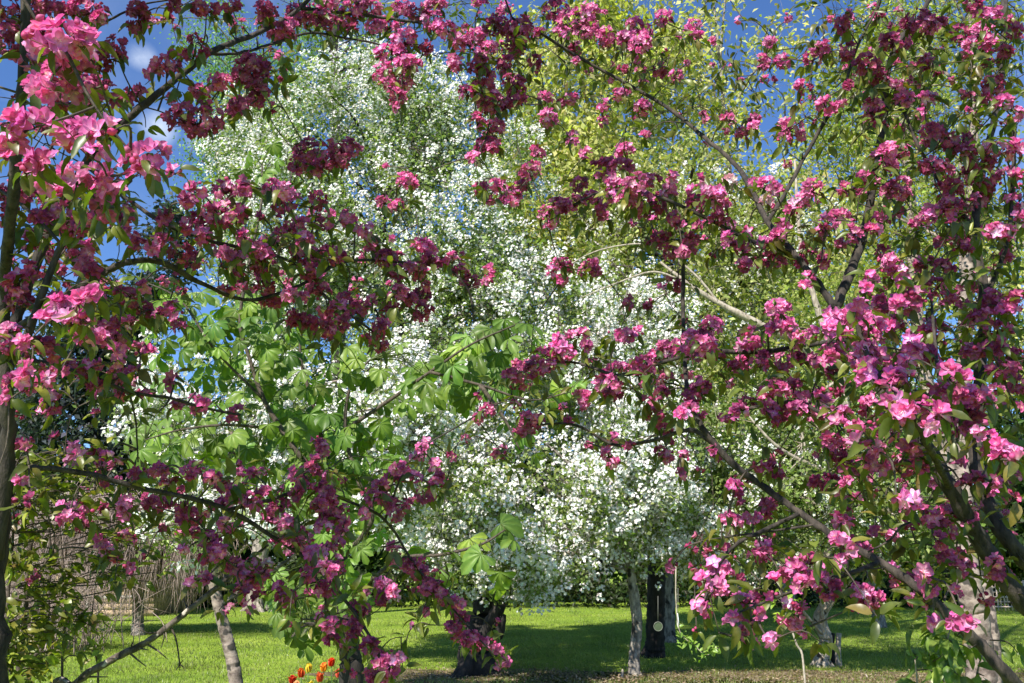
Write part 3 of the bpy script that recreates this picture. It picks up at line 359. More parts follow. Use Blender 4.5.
# branches of the crab apples : tree, radius list in mm, then x,y,depth ...
BR = [
 ('L', [70, 52, 46, 42, 36, 28, 20, 10], [(-50, 1180, 1.75), (-32, 800, 1.85), (-20, 600, 1.9), (-10, 470, 1.95), (-8, 380, 1.95), (-16, 280, 1.92), (-50, 130, 1.95), (-60, -60, 2.0), (-80, -300, 2.0)], 'trunk'),
 ('L', [10, 7, 4], [(-40, 180, 1.94), (-100, 60, 2.0), (-130, -60, 2.1)], 'branch'),
 ('L', [16, 12, 9, 8], [(-6, 560, 1.9), (8, 450, 1.85), (6, 390, 1.8), (4, 300, 1.75), (10, 220, 1.6), (19, 130, 1.5), (24, 60, 1.5), (27, -20, 1.5), (30, -140, 1.5)], 'branch'),
 ('L', [13, 11, 9, 7, 5], [(-8, 420, 1.95), (14, 330, 1.9), (45, 240, 1.9), (85, 165, 1.9), (125, 122, 1.95), (172, 82, 2.0), (215, 50, 2.1), (258, 33, 2.25), (300, 8, 2.4), (340, -40, 2.5)], 'branch'),
 ('L', [5, 4, 3, 2], [(205, 54, 2.1), (240, 53, 2.2), (275, 43, 2.3), (310, 33, 2.4), (345, 38, 2.5), (380, 45, 2.55), (400, 60, 2.55), (402, 90, 2.55)], 'branch'),
 ('L', [6, 5, 4, 3, 2], [(300, 8, 2.4), (350, 14, 2.55), (400, 20, 2.6), (440, 28, 2.6), (475, 52, 2.6), (492, 90, 2.65), (488, 130, 2.6), (478, 155, 2.55)], 'branch'),
 ('L', [4, 3, 2], [(60, 45, 1.9), (95, 28, 1.95), (125, 12, 2.0), (155, 2, 2.05), (220, -6, 2.15)], 'branch'),
 ('L', [9, 7, 5], [(-8, 330, 1.85), (20, 345, 1.7), (40, 300, 1.65), (62, 245, 1.65), (90, 215, 1.6), (130, 180, 1.5)], 'branch'),
 ('L', [4, 3], [(62, 245, 1.65), (30, 212, 1.65), (0, 190, 1.7)], 'branch'),
 ('L', [9, 7, 5, 4, 3], [(14, 330, 1.9), (60, 300, 1.85), (98, 276, 1.8), (125, 263, 1.8), (160, 262, 1.85), (205, 285, 2.0), (250, 300, 2.1), (300, 285, 2.2), (345, 262, 2.3), (400, 262, 2.4), (445, 268, 2.5), (468, 290, 2.5), (474, 322, 2.5)], 'branch'),
 ('L', [5, 4, 3], [(85, 165, 1.9), (150, 215, 1.85), (200, 238, 1.9), (240, 248, 2.0), (290, 262, 2.1), (330, 300, 2.2), (378, 335, 2.35)], 'branch'),
 ('L', [5, 4, 3], [(-2, 358, 1.9), (40, 362, 1.85), (90, 376, 1.85), (130, 392, 1.9), (170, 398, 1.95), (205, 408, 2.0), (240, 415, 2.1)], 'branch'),
 ('L', [2.5, 2, 1.6], [(130, 392, 1.9), (136, 425, 1.95), (138, 462, 1.98)], 'branch'),
 ('L', [7, 6, 5, 4], [(0, 470, 1.9), (40, 468, 1.9), (90, 474, 1.95), (140, 488, 2.0), (190, 498, 2.05), (228, 510, 2.1), (270, 535, 2.2), (310, 562, 2.25), (345, 600, 2.3), (372, 640, 2.3), (385, 672, 2.25)], 'branch'),
 ('L', [5, 4, 3, 2], [(228, 510, 2.1), (270, 500, 2.2), (310, 488, 2.25), (345, 500, 2.3), (385, 520, 2.35), (415, 565, 2.4), (445, 600, 2.4), (480, 640, 2.4), (508, 668, 2.4)], 'branch'),
 ('L', [3, 2], [(385, 520, 2.35), (400, 480, 2.3), (420, 450, 2.3), (460, 425, 2.35), (495, 405, 2.4)], 'branch'),
 ('L', [2, 1.6], [(310, 562, 2.25), (325, 600, 2.2), (331, 640, 2.2)], 'branch'),
 ('R', [85, 74, 60, 44, 34, 22, 12], [(1135, 1100, 2.0), (1120, 800, 2.05), (1105, 640, 2.1), (1120, 500, 2.15), (1135, 300, 2.2), (1125, 80, 2.25), (1150, -150, 2.3), (1120, -380, 2.35)], 'trunk'),
 ('R', [12, 9, 5], [(1135, 300, 2.2), (1085, 180, 2.3), (1060, 40, 2.4), (1050, -80, 2.4)], 'branch'),
 ('R', [12, 9, 5], [(1128, 380, 2.18), (1190, 240, 2.3), (1230, 100, 2.4)], 'branch'),
 ('R', [23, 20, 17, 14, 12], [(1105, 690, 2.1), (1060, 640, 2.0), (1022, 602, 1.9), (985, 548, 1.9), (950, 488, 1.85), (915, 430, 1.9), (880, 385, 2.0), (852, 340, 2.1), (836, 308, 2.1)], 'branch'),
 ('R', [13, 11, 9, 8, 6], [(836, 308, 2.1), (852, 268, 2.15), (866, 225, 2.2), (874, 175, 2.2), (884, 118, 2.25), (888, 70, 2.3), (900, 40, 2.35), (925, 8, 2.4), (950, -60, 2.4)], 'branch'),
 ('R', [10, 8, 6, 5], [(836, 308, 2.1), (815, 280, 2.15), (793, 252, 2.2), (768, 222, 2.3), (740, 170, 2.5), (705, 138, 2.65), (668, 108, 2.75), (620, 80, 2.8), (580, 58, 2.8), (545, 36, 2.75), (512, 18, 2.7)], 'branch'),
 ('R', [6, 6, 5, 4, 3], [(768, 222, 2.3), (786, 192, 2.35), (802, 162, 2.4), (822, 126, 2.4), (842, 92, 2.4), (858, 45, 2.4), (878, 5, 2.4), (895, -50, 2.4)], 'branch'),
 ('R', [18, 16, 13, 11, 9], [(1120, 620, 2.1), (1060, 590, 1.98), (1012, 545, 1.9), (985, 495, 1.95), (975, 440, 2.0), (980, 370, 2.1), (985, 300, 2.15), (975, 230, 2.2), (985, 160, 2.3), (1000, 90, 2.4), (1005, 0, 2.5)], 'branch'),
 ('R', [6, 5, 4, 3], [(975, 230, 2.2), (945, 190, 2.2), (920, 150, 2.2), (900, 105, 2.25), (880, 90, 2.3)], 'branch'),
 ('R', [13, 12, 11, 9, 7], [(1110, 760, 2.05), (1050, 715, 1.85), (1010, 678, 1.75), (980, 645, 1.75), (948, 615, 1.75), (918, 588, 1.75), (880, 562, 1.8), (835, 537, 1.9)], 'branch'),
 ('R', [8, 8, 7, 6, 5], [(835, 537, 1.9), (800, 513, 1.95), (768, 490, 2.0), (735, 466, 2.0), (715, 445, 2.0), (700, 424, 2.0), (688, 395, 2.05), (684, 350, 2.2), (683, 300, 2.3), (684, 240, 2.3)], 'branch'),
 ('R', [5, 4, 3], [(800, 513, 1.95), (765, 530, 1.9), (735, 545, 1.85), (712, 575, 1.85), (704, 605, 1.8)], 'branch'),
 ('R', [5, 4, 3, 2], [(880, 562, 1.8), (845, 575, 1.75), (810, 585, 1.75), (770, 600, 1.72), (740, 612, 1.7)], 'branch'),
 ('R', [3, 2.5, 2], [(820, 524, 1.92), (780, 530, 1.95), (740, 535, 1.98), (702, 541, 2.05)], 'branch'),
 ('R', [6, 5, 4, 3], [(715, 445, 2.0), (690, 430, 2.1), (655, 440, 2.3), (615, 445, 2.4), (575, 425, 2.4), (530, 425, 2.4)], 'branch'),
 ('R', [7, 6, 5, 4, 3], [(852, 340, 2.1), (810, 345, 2.05), (760, 352, 2.05), (710, 352, 2.05), (670, 360, 2.1), (620, 375, 2.2), (570, 362, 2.3), (520, 372, 2.4)], 'branch'),
 ('R', [6, 5, 4, 3], [(793, 252, 2.2), (750, 240, 2.2), (700, 215, 2.2), (650, 195, 2.2), (600, 192, 2.3), (550, 220, 2.4)], 'branch'),
 ('R', [6, 5, 4], [(915, 430, 1.9), (880, 425, 1.8), (835, 420, 1.9), (795, 402, 2.0), (740, 410, 2.0)], 'branch'),
 ('R', [7, 6, 5], [(950, 488, 1.85), (930, 450, 1.6), (910, 412, 1.5), (880, 380, 1.55), (862, 340, 1.6), (856, 310, 1.6)], 'branch'),
 ('R', [6, 5, 4], [(985, 495, 1.95), (1000, 470, 1.7), (1005, 450, 1.6), (985, 436, 1.6)], 'branch'),
 ('R', [6, 5], [(985, 300, 2.15), (1005, 250, 2.15), (1012, 200, 2.2), (1015, 120, 2.2)], 'branch'),
 ('R', [5, 4, 3], [(975, 440, 2.0), (945, 400, 1.65), (935, 340, 1.85), (930, 280, 1.95)], 'branch'),
 ('R', [2.6, 2.2, 1.8], [(940, 520, 1.85), (905, 524, 1.8), (890, 540, 1.8), (868, 552, 1.8)], 'branch'),
]
trees = {'L': thing('pink_crabapple_tree', 'pink crab apple tree on the left, its trunk at the left edge', 'tree', P(-30, 1180, 1.75)*[1, 1, 0], 'pink crab apple trees in blossom close by'),
         'R': thing('pink_crabapple_tree', 'pink crab apple tree reaching in from the right with thick forked dark limbs', 'tree', P(1135, 1100, 2.0)*[1, 1, 0], 'pink crab apple trees in blossom close by')}
bpts = {'L': [], 'R': []}
for who, rad, pts, nm in BR:
    w = [P(*p) for p in pts]
    if nm == 'trunk': w[0][2] = -.1
    rad = [r/1000 for r in rad]
    mb = MB(); mb.tube(w, rad, 9 if rad[0] > .01 else 6, 6, wob=.10)
    if rad[0] > .004:                                   # spurs and stubs along the limb
        s = smooth(w, 6)
        for i in range(3, len(s)-1, 3):
            if rng.random() < .6:
                e = s[i]+rand_unit(1)[0]*rng.uniform(.015, .05); mb.tube([s[i], (s[i]+e)/2+rng.normal(size=3)*.004, e], [.0028, .0018, .001], 4, 1)
    mb.build(nm, M_BARKP, trees[who])
    s = smooth(w, 6); bpts[who].append(s[len(s)//5:] if nm == 'branch' else s)
bp = {k: np.vstack(v) for k, v in bpts.items()}

PINK_LIT_SHADED = {'B': [(.87, .25, .60), (.83, .16, .47), (.76, .08, .35), (.89, .42, .70)],  # light and shade put into petal colour: B lit, M mid, D shaded
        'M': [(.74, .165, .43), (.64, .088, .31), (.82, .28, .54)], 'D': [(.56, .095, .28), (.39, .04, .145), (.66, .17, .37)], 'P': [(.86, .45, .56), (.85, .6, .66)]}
LEAFC = [(.085, .12, .025), (.12, .16, .03), (.05, .08, .018), (.17, .11, .04), (.26, .27, .05), (.06, .10, .025)]
twigs = {'L': MB(), 'R': MB()}; extra_b = {'L': MB(), 'R': MB()}; fol = {'L': MB(), 'R': MB()}
def cluster(mb, c, rx, ry, rz, tone, tw, fb, anchor, budp=.3):
    area = math.pi*rx*ry
    rx, ry, rz = rx*1.26, ry*1.26, rz*1.25; area = math.pi*rx*ry; fs = 1.0 if np.linalg.norm(c-CAM) < 1.7 else .86
    n = int(np.clip(round(area/((.0150*fs)**2*math.pi)*3.4), 3, 95))
    d = rand_unit(n); rr = rng.uniform(.35, 1, n)[:, None]**.5
    ax = np.array([rx, rz, ry]); fr = np.maximum(ax-.010, ax*.45)
    pos = c+d*rr*fr
    nrm = unit(d+rng.normal(size=(n, 3))*.35+np.array([0, -.35, .05])+SD*(.6 if tone == 'B' else .3))
    tint = cmix(n, PINK_LIT_SHADED[tone], .16)
    isb = rng.random(n) < budp
    fi = rng.integers(0, len(FLW), n)
    back = c+np.array([0, rz*.4, -ry*.2])
    for k in range(len(FLW)):
        m = (fi == k) & ~isb
        if m.any(): mb.inst(FLW[k], pos[m], frames_z(nrm[m]), rng.uniform(.0140, .0200, m.sum())*(1.1 if tone == 'B' else 1)*fs, tint[m])
    if isb.any():
        mb.inst(BUD, pos[isb]+nrm[isb]*.006, frames(nrm[isb], rand_unit(isb.sum())), rng.uniform(.011, .016, isb.sum())*fs, tint[isb]*np.array([.78, .5, .55]))
    for i in range(0, n, 2):
        mb.tube([back+rng.normal(size=3)*.003, (back+pos[i])/2+rng.normal(size=3)*.003, pos[i]], [.0009, .0008, .0012], 3, 1, C=(.22, .06, .05))
    nl = int(rng.integers(1, 4)+n/7)
    ld = unit(rand_unit(nl)+np.array([0, .35, -.35])); lp = c+ld*ax*.55
    lt = cmix(nl, LEAFC, .15); ls = rng.uniform(.028, .050, nl); zz = unit(rand_unit(nl)*.6+np.array([0, -.3, .8]))
    li = rng.integers(0, 4, nl)
    for k in range(4):
        m = li == k
        if m.any(): fb.inst(LEAVES[k], lp[m], frames(ld[m]+np.array([0, 0, -.15]), zz[m]), ls[m], lt[m])
    q = bp[anchor]; j = np.argmin(((q-back)**2).sum(1)*1.0+np.maximum(0, back[2]-q[:, 2])*0.02)
    a = q[j]; L = np.linalg.norm(a-back)
    mid = (a+back)/2+np.array([0, 0, .12*L])+rng.normal(size=3)*.08*L
    tw.tube([a, mid, back], [.0022+.003*min(L, .5), .002, .0014], 4, 4); bp[anchor] = np.vstack([bp[anchor], smooth([a, mid, back], 4)[3:]])
allp = []
for x, y, rx, ry, d, tone in patches:
    dd = d+rng.normal()*.05; c = P(x, y, dd); m = PXM(c)
    allp.append((rx*ry*(m/m), c, rx*m, ry*m, (rx+ry)/2*m*.9, tone, x, y))
def owner(x, y): return 'L' if (x < 515 and not (x > 500 and 360 < y < 390)) else 'R'
for who in 'LR':
    mine = sorted([p for p in allp if owner(p[6], p[7]) == who], key=lambda p: -p[0])
    rest = MB()
    for i, (a, c, rx, ry, rz, tone, x, y) in enumerate(mine):
        mb = MB() if i < 99 else rest
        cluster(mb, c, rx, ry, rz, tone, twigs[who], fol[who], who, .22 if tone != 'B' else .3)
        if i < 99: mb.build('blossom_cluster', M_PET, trees[who])
    o = rest.build('blossom', M_PET, trees[who]); o['kind'] = 'stuff'
# leafy zones
for ln in LZ.replace('\n', '').split(';'):
    q = [float(a) for a in ln.split()]
    if len(q) != 6: continue
    x, y, rx, ry, d, den = q; who = owner(x, y); c = P(x, y, d); m = PXM(c)
    n = int(math.pi*rx*ry*den/((.05/m)*(.021/m)*.62))
    n = max(3, int(n*(1.7 if x > 830 else 1.35 if x < 140 and y < 420 else 1.25)))
    g = max(1, n//4); gc = rand_unit(g)*rng.uniform(.05, 1, (g, 1))**.4
    for t in gc:
        ctr = c+t*np.array([rx*m, .16, ry*m]); k = rng.integers(3, 6)
        dr = unit(rand_unit(k)+np.array([0, 0, -.25])+unit(t)*.4); li = rng.integers(0, 4, k)
        pal = LEAFC if x > 500 or y > 150 else LEAFC+[(.3, .33, .04)]
        lt = cmix(k, pal, .15); ls = rng.uniform(.028, .054, k); zz = unit(rand_unit(k)*.7+np.array([0, -.2, .8]))
        for j in range(k): fol[who].inst(LEAVES[li[j]], ctr[None]+dr[j:j+1]*.008, frames(dr[j:j+1], zz[j:j+1]), ls[j:j+1], lt[j:j+1])
        qq = bp[who]; j = np.argmin(((qq-ctr)**2).sum(1)); a = qq[j]; L = np.linalg.norm(a-ctr)
        tp_ = [a, (a+ctr)/2+rng.normal(size=3)*.10*L+np.array([0, 0, .08*L]), ctr]; twigs[who].tube(tp_, [.0018+.003*L, .0015, .001], 3, 3); bp[who] = np.vstack([bp[who], smooth(tp_, 3)[2:]])
for ln in LZ.replace('\n', '').split(';'):
    q = [float(a) for a in ln.split()]
    if len(q) != 6: continue
    x, y, rx, ry, d, den = q; who = owner(x, y)
    for k in range(int(rx*ry/(700 if 530 < x < 840 and y < 175 else 450 if d > 2.3 and x > 530 else 250))):
        a, r_ = rng.uniform(0, 6.28), math.sqrt(rng.random()); cx, cy = x+rx*r_*math.cos(a), y+ry*r_*math.sin(a); c = P(cx, cy, d+rng.uniform(0, .25)); m = PXM(c)
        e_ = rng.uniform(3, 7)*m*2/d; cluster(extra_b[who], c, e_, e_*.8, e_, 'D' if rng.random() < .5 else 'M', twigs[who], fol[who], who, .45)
for who in 'LR': o = extra_b[who].build('blossom', M_PET, trees[who]); o['kind'] = 'stuff'
# added unseen leaves, set out of frame on the sun rays to shade D clusters
bright = np.array([p[1] for p in allp if p[5] in 'BP']); brad = np.array([max(p[2], p[3]) for p in allp if p[5] in 'BP'])
def outside(q, marg=40):
    x, y, z = proj(q); return z < .25 or x < -marg or x > 1024+marg or y < -marg or y > 683+marg
for (a, c, rx, ry, rz, tone, x, y) in allp:
    if tone != 'D': continue
    who = owner(x, y); s = .35
    while s < 4 and not outside(c+SD*s): s += .08
    if s >= 4: continue
    s += rng.uniform(.05, .5)
    n = int((3 if tone == 'D' else 1.4)*(rx*ry)/(.03**2)*6)+3
    ex = np.cross(SD, [0, 0, 1.]); ex /= np.linalg.norm(ex); ey = np.cross(SD, ex)
    o = rng.normal(size=(n, 2))*max(rx, ry)*.75
    pos = c+SD*s+ex*o[:, :1]+ey*o[:, 1:]+SD*rng.normal(size=(n, 1))*.12
    keep = []
    for i in range(n):
        v = pos[i]-bright; al = v@SD; pd = np.linalg.norm(v-al[:, None]*SD, axis=1)
        keep.append(not ((al > 0) & (pd < brad*.7+.018)).any() and outside(pos[i]))
    keep = np.array(keep); pos = pos[keep]; k = len(pos)
    if not k: continue
    g = pos.mean(0); q = bp[who]; a = q[np.argmin(((q-g)**2).sum(1))]; L = np.linalg.norm(a-g)
    tp_ = [a, (a+g)/2+rng.normal(size=3)*.06*L+[0, 0, .1*L], g]; twigs[who].tube(tp_, [.002+.003*L, .002, .0012], 4, 4); bp[who] = np.vstack([q, smooth(tp_, 4)[2:]])
    for t_ in pos[:6]: twigs[who].tube([g, (g+t_)/2, t_], [.0012, .001, .0008], 3, 1)
    dr = unit(rand_unit(k)); zz = unit(rand_unit(k)*.6+SD)
    fol[who].inst(LEAVES[int(rng.integers(4))], pos, frames(dr, zz), rng.uniform(.05, .08, k), cmix(k, LEAFC, .15))
for who in 'LR':
    twigs[who].build('twigs', M_TWIG, trees[who])  # also holds twigs to the added shading leaves
    fol[who].build('foliage', M_LEAF, trees[who])  # crown leaves plus the unseen ones added to cast shade
# the long bare limb at the lower left and its hanging twig
br = thing('pale_bare_limb', 'long pale lichen-flecked bare limb slanting up from the lower left corner over the lawn', 'branch', P(60, 700, 2.2)*[1, 1, 0])
mb = MB(); w = [P(5, 1020, 2.35), P(40, 740, 2.35), P(76, 684, 2.3), P(112, 660, 2.3), P(150, 640, 2.3), P(180, 617, 2.3), P(214, 590, 2.3), P(242, 566, 2.3), P(268, 545, 2.25)]; w[0][2] = -.05
mb.tube(w, [.013, .011, .0095, .009, .008, .0075, .007, .005, .003], 9, 9, wob=.07)
for k in range(14):
    i = rng.integers(2, 7); a = w[i]*rng.random()+w[i+1]*0; t = rng.random(); a = w[i]*(1-t)+w[i+1]*t; e = a+rand_unit(1)[0]*rng.uniform(.02, .07)
    mb.tube([a, (a+e)/2+rng.normal(size=3)*.004, e], [.0028, .002, .001], 4, 1)
mb.build('limb', M_LIMB, br)
mb = MB(); mb.tube([P(170, 626, 2.3), P(175, 636, 2.3), P(178, 650, 2.3), P(180, 668, 2.3)], [.003, .0022, .002, .0016], 5, 4)
for e in ((176, 670), (184, 668), (183, 660)): mb.tube([P(180, 664, 2.3), P(*e, 2.28)], [.0018, .001], 4, 1)
mb.build('hanging_twig', M_TWIG, br)
# ------------------------------------------------------------------ horse chestnut sapling
hc = thing('horse_chestnut_tree', 'young horse chestnut with large palmate green leaves in front of the white blossom', 'tree', G(350, 4.6))
b0 = G(350, 4.6)
HB = [([.062, .052, .045, .03, .022, .014], [(352, 688, 4.6), (350, 655, 4.6), (345, 600, 4.6), (338, 540, 4.6), (330, 480, 4.6), (322, 440, 4.65)], 'trunk'),
      ([.016, .013, .010, .008, .005], [(330, 480, 4.6), (302, 458, 4.5), (282, 430, 4.5), (264, 400, 4.5), (250, 360, 4.5), (240, 320, 4.5), (250, 260, 4.5), (262, 200, 4.5), (262, 165, 4.5)], 'branch'),
      ([.012, .010, .008, .005], [(322, 440, 4.65), (312, 400, 4.6), (300, 350, 4.6), (310, 300, 4.6)], 'branch'),
      ([.013, .011, .009, .005], [(340, 560, 4.6), (372, 520, 4.5), (358, 480, 4.5), (345, 430, 4.5), (352, 380, 4.5), (370, 360, 4.5)], 'branch'),
      ([.012, .009, .007, .004], [(345, 600, 4.6), (400, 560, 4.5), (440, 555, 4.4), (480, 545, 4.4), (505, 530, 4.4)], 'branch'),
      ([.011, .009, .006, .004], [(345, 430, 4.5), (390, 400, 4.4), (430, 372, 4.3), (470, 345, 4.3), (515, 325, 4.3)], 'branch'),
      ([.009, .007, .005, .003], [(282, 430, 4.5), (230, 425, 4.4), (180, 430, 4.4), (145, 440, 4.4)], 'branch'),
      ([.008, .006, .005, .003], [(264, 400, 4.5), (215, 350, 4.4), (180, 300, 4.4), (140, 280, 4.4)], 'branch'),
      ([.009, .007, .005, .003], [(430, 372, 4.3), (480, 385, 4.3), (530, 400, 4.3), (570, 392, 4.3)], 'branch'),
      ([.012, .009, .006, .004], [(480, 385, 4.3), (505, 420, 4.3), (520, 450, 4.3)], 'branch'),
      ([.016, .012, .009, .006], [(350, 655, 4.6), (325, 630, 4.4), (305, 625, 4.3), (290, 640, 4.2)], 'branch')]
hp = []
for rad, pts, nm in HB:
    w = [P(*p) for p in pts]
    if nm == 'trunk': w = [b0-[0, 0, .1]]+w; rad = [.075]+rad
    mb = MB(); mb.tube(w, rad, 9, 6, wob=.05); mb.build(nm, M_BARKD if nm == 'trunk' else M_TWIG, hc); hp.append(smooth(w, 6))
hp = np.vstack(hp)
HL = "250 160 22;262 178 20;276 164 18;240 176 16;268 150 14;135 282 18;163 288 20;150 268 14;182 268 12;236 316 22;256 310 20;216 330 20;190 332 22;196 365 15;168 345 18;225 410 24;245 398 22;200 380 18;145 430 26;140 456 26;170 460 26;158 438 24;186 445 22;130 440 20;210 370 20;232 362 18;262 340 18;292 338 18;312 350 18;340 352 18;272 356 20;290 392 18;302 376 18;320 396 20;350 380 18;356 365 20;380 376 16;346 402 18;330 420 20;310 420 18;418 384 26;424 402 26;402 408 22;408 388 20;470 342 26;458 352 24;490 335 26;506 325 22;525 330 22;480 362 22;455 372 22;440 362 18;510 345 20;496 372 18;535 345 16;300 432 26;280 445 22;332 442 20;252 470 20;262 450 18;368 460 20;352 432 18;300 468 20;350 482 20;380 430 18;560 394 20;576 388 18;545 402 18;520 438 18;506 428 16;470 545 26;500 530 24;482 560 22;452 558 22;500 578 22;440 575 18;420 555 16;516 545 18;496 592 16;310 620 20;302 650 22;290 642 18;318 632 16;326 610 18;352 605 18;368 600 14;355 530 20;340 560 18;362 556 16;265 430 16;520 420 16;535 460 14;400 350 14;232 440 18;215 445 16;205 425 18;240 495 16;225 330 16;176 300 18;325 470 18;388 500 14"
pos = []; size = []; facing = []
for t in HL.split(';'):
    x, y, s = [float(a) for a in t.split()]; d = 4.45+rng.normal()*.18; pos.append(P(x+rng.normal()*2, y-6, d)); size.append(s*1.12*d/F)
for k in range(360):
    e = [(300, 400, 110, 70), (220, 400, 80, 80), (320, 460, 80, 50), (470, 370, 60, 30), (250, 330, 60, 40), (340, 500, 50, 60), (200, 320, 60, 35), (310, 590, 50, 40)][rng.integers(8)]
    a, r = rng.uniform(0, 6.28), math.sqrt(rng.random()); d = 4.7+rng.normal()*.25
    pos.append(P(e[0]+e[2]*r*math.cos(a), e[1]+e[3]*r*math.sin(a), d)); size.append(rng.uniform(15, 22)*d/F)
pos = np.array(pos); size = np.array(size); N = len(pos)
fb = MB(); tb = MB()
yv = unit(np.stack([rng.normal(size=N)*.7, -.35+rng.normal(size=N)*.5, -.75+rng.normal(size=N)*.35], 1)); zv = unit(np.stack([rng.normal(size=N)*.3-.15, -.75+rng.normal(size=N)*.2, .75+rng.normal(size=N)*.2], 1))
tint = cmix(N, [(.11, .21, .04), (.17, .28, .05), (.06, .12, .02), (.25, .34, .06), (.13, .22, .06)], .2)
ki = rng.integers(0, 5, N); fr = frames(yv, zv)
for k in range(5):
    m = ki == k; fb.inst(CHL[k], pos[m], fr[m], size[m], tint[m])
for i in range(N):
    j = np.argmin(((hp-pos[i])**2).sum(1)); a = hp[j]; L = np.linalg.norm(a-pos[i])
    if L > .75: continue
    tb.tube([a, (a+pos[i])/2+np.array([0, 0, .14*L]), pos[i]], [.003+.002*L, .0018, .0014], 4, 3, C=(.12, .16, .04))
tb.build('leaf_stalks', M_CHEST, hc); o = fb.build('foliage', M_CHEST, hc)
# flower candles starting in the leaves are too small to see; the sapling has none

# ------------------------------------------------------------------ generic tree
def grow(name, label, group, base, trunk, bark, crowns, leaf=None, flower=None, nlimb=12, nsub=70, extra=None, twig=M_TWIG, weep=0, limb_r=.045, cat='tree', leafmat=None, att=.3):
    """trunk: [(point, radius)...]; crowns: list of (centre, semi-axes 3, weight)"""
    root = thing(name, label, cat, base, group)
    tp = [np.array(p) for p, r in trunk]; tr = [r for p, r in trunk]
    mb = MB(); mb.tube(tp, tr, 14, 14, wob=.035)
    for k in range(5):                                           # root flare
        a = rng.uniform(0, 6.28); o = np.array([math.cos(a), math.sin(a), 0])
        b = np.array(tp[0]); mb.tube([b+[0, 0, tr[0]*2.6], b+o*tr[0]*.9+[0, 0, tr[0]*.9], b+o*tr[0]*2.2+[0, 0, -.03]], [tr[0]*.45, tr[0]*.42, tr[0]*.2], 6, 4)
    mb.build('trunk', bark, root)
    st = smooth(tp, 8); m0 = len(st)
    W = np.array([c[2] for c in crowns]); W = W/W.sum()
    def samp(n, hollow=.15):
        out = []
        while len(out) < n:
            ci = rng.choice(len(crowns), n, p=W); d = rand_unit(n); r = rng.uniform(hollow, 1, n)**.42
            C = np.array([crowns[i][0] for i in ci]); A = np.array([crowns[i][1] for i in ci])
            edge = 1+.22*(fbm(d*3+C, 1.3, 5.1)-.5)*2
            p = C+d*A*(r*edge)[:, None]; k = fbm(p, 1.15, 2.7)
            keep = rng.random(n) < np.clip((k-.36)*4.5, .04, 1)
            out += list(p[keep & (p[:, 2] > .25)])
        return np.array(out[:n])
    ends = samp(nlimb, .6); ends = ends[np.argsort(ends[:, 2])]
    lm = MB(); pts = []
    for e in ends:
        j = int(np.clip(np.searchsorted(st[:, 2], e[2]-.55*np.linalg.norm(e[:2]-st[m0//2, :2])-.3), m0*att, m0-1)); a = st[j]
        mid = a*.55+e*.45+np.array([0, 0, .12*np.linalg.norm(e-a)])+rng.normal(size=3)*.1
        q = [a, mid, e]; L = np.linalg.norm(e-a)
        r0 = min(tr[-1]*1.1, limb_r*(.6+L*.12)) if tr[-1] > .02 else limb_r*.6
        one = MB(); one.tube(q, [r0, r0*.6, r0*.18], 7, 7, wob=.1); one.build('branch', bark, root)
        pts.append(smooth(q, 7)[2:])
    pts = np.vstack(pts+[st[int(m0*.55):]])
    se = samp(nsub, .3); tw = MB(); p2 = []
    for e in se:
        j = np.argmin(((pts-e)**2).sum(1)+.6*np.maximum(0, pts[:, 2]-e[2])); a = pts[j]; L = np.linalg.norm(e-a)
        mid = (a+e)/2+np.array([0, 0, .1*L])+rng.normal(size=3)*.1*L
        tw.tube([a, mid, e], [.006+.009*L*.5, .005, .003], 4, 5, wob=.08); p2.append(smooth([a, mid, e], 5)[1:])
    p2 = np.vstack(p2)
    def place(n, spread, cl=5):
        # clumps round twig ends and points of the crown
        g = samp(n//cl+1); c = g[rng.integers(0, len(g), n)]; return c+rng.normal(size=(n, 3))*spread, g
    allg = []
    for spec, nm, mt in ((leaf, 'foliage', leafmat or M_FAR), (flower, 'blossom', M_WPET)):
        if not spec: continue
        n, size, pal, spread = spec[:4]; fb = MB(); p, g = place(n, spread, 10 if name.startswith('yellow') or name.startswith('birch') else 6); allg.append(g)
        p = p[p[:, 2] > .15]; n = len(p)
        if nm == 'foliage':
            dr = unit(rand_unit(n)+np.array([0, -.1, -.25])); zz = unit(rand_unit(n)+np.array([-.2, -.4, .8]))
            cl = cmix(n, pal, .2)
            h = rng.random(n) < .5
            fb.inst(FOLD, p[h], frames(dr[h], zz[h]), rng.uniform(.7, 1.25, h.sum())*size, cl[h]); h = ~h
            fb.inst(DIA, p[h], frames(dr[h], zz[h]), rng.uniform(.7, 1.25, h.sum())*size, cl[h])
        else:
            k = spec[4]; q = np.repeat(p, k, 0)+rand_unit(n*k)*spec[5]; zz = unit(rand_unit(n*k)*.55+SD*.75+np.array([0, -.25, 0])+unit(q-np.repeat(p, k, 0))*.7)
            cl = cmix(n*k, pal, .05); fi = rng.integers(0, 4, n*k)
            for i in range(4):
                m = fi == i; fb.inst(FARF[i], q[m], frames_z(zz[m]), rng.uniform(.8, 1.2, m.sum())*size, cl[m])
        fb.build(nm, mt, root)
    g = np.vstack(allg) if allg else se
    for e in g[rng.permutation(len(g))[:int(min(len(g), 1800))]]:
        j = np.argmin(((p2-e)**2).sum(1)); a = p2[j]; L = np.linalg.norm(e-a)
        if L < .02: continue
        tw.tube([a, (a+e)/2+rng.normal(size=3)*.12*L, e], [.004, .003, .002], 3, 2)
    if extra: extra(root, tw, samp)
    tw.build('twigs', twig, root)
    return root, samp
def C_(px, py, rx, ry, d, dy, w=1): c = P(px, py, d); m = PXM(c); return (c, np.array([rx*m, dy, ry*m]), w)
GREENL = [(.17, .24, .06), (.25, .32, .10), (.11, .17, .04), (.33, .37, .15)]
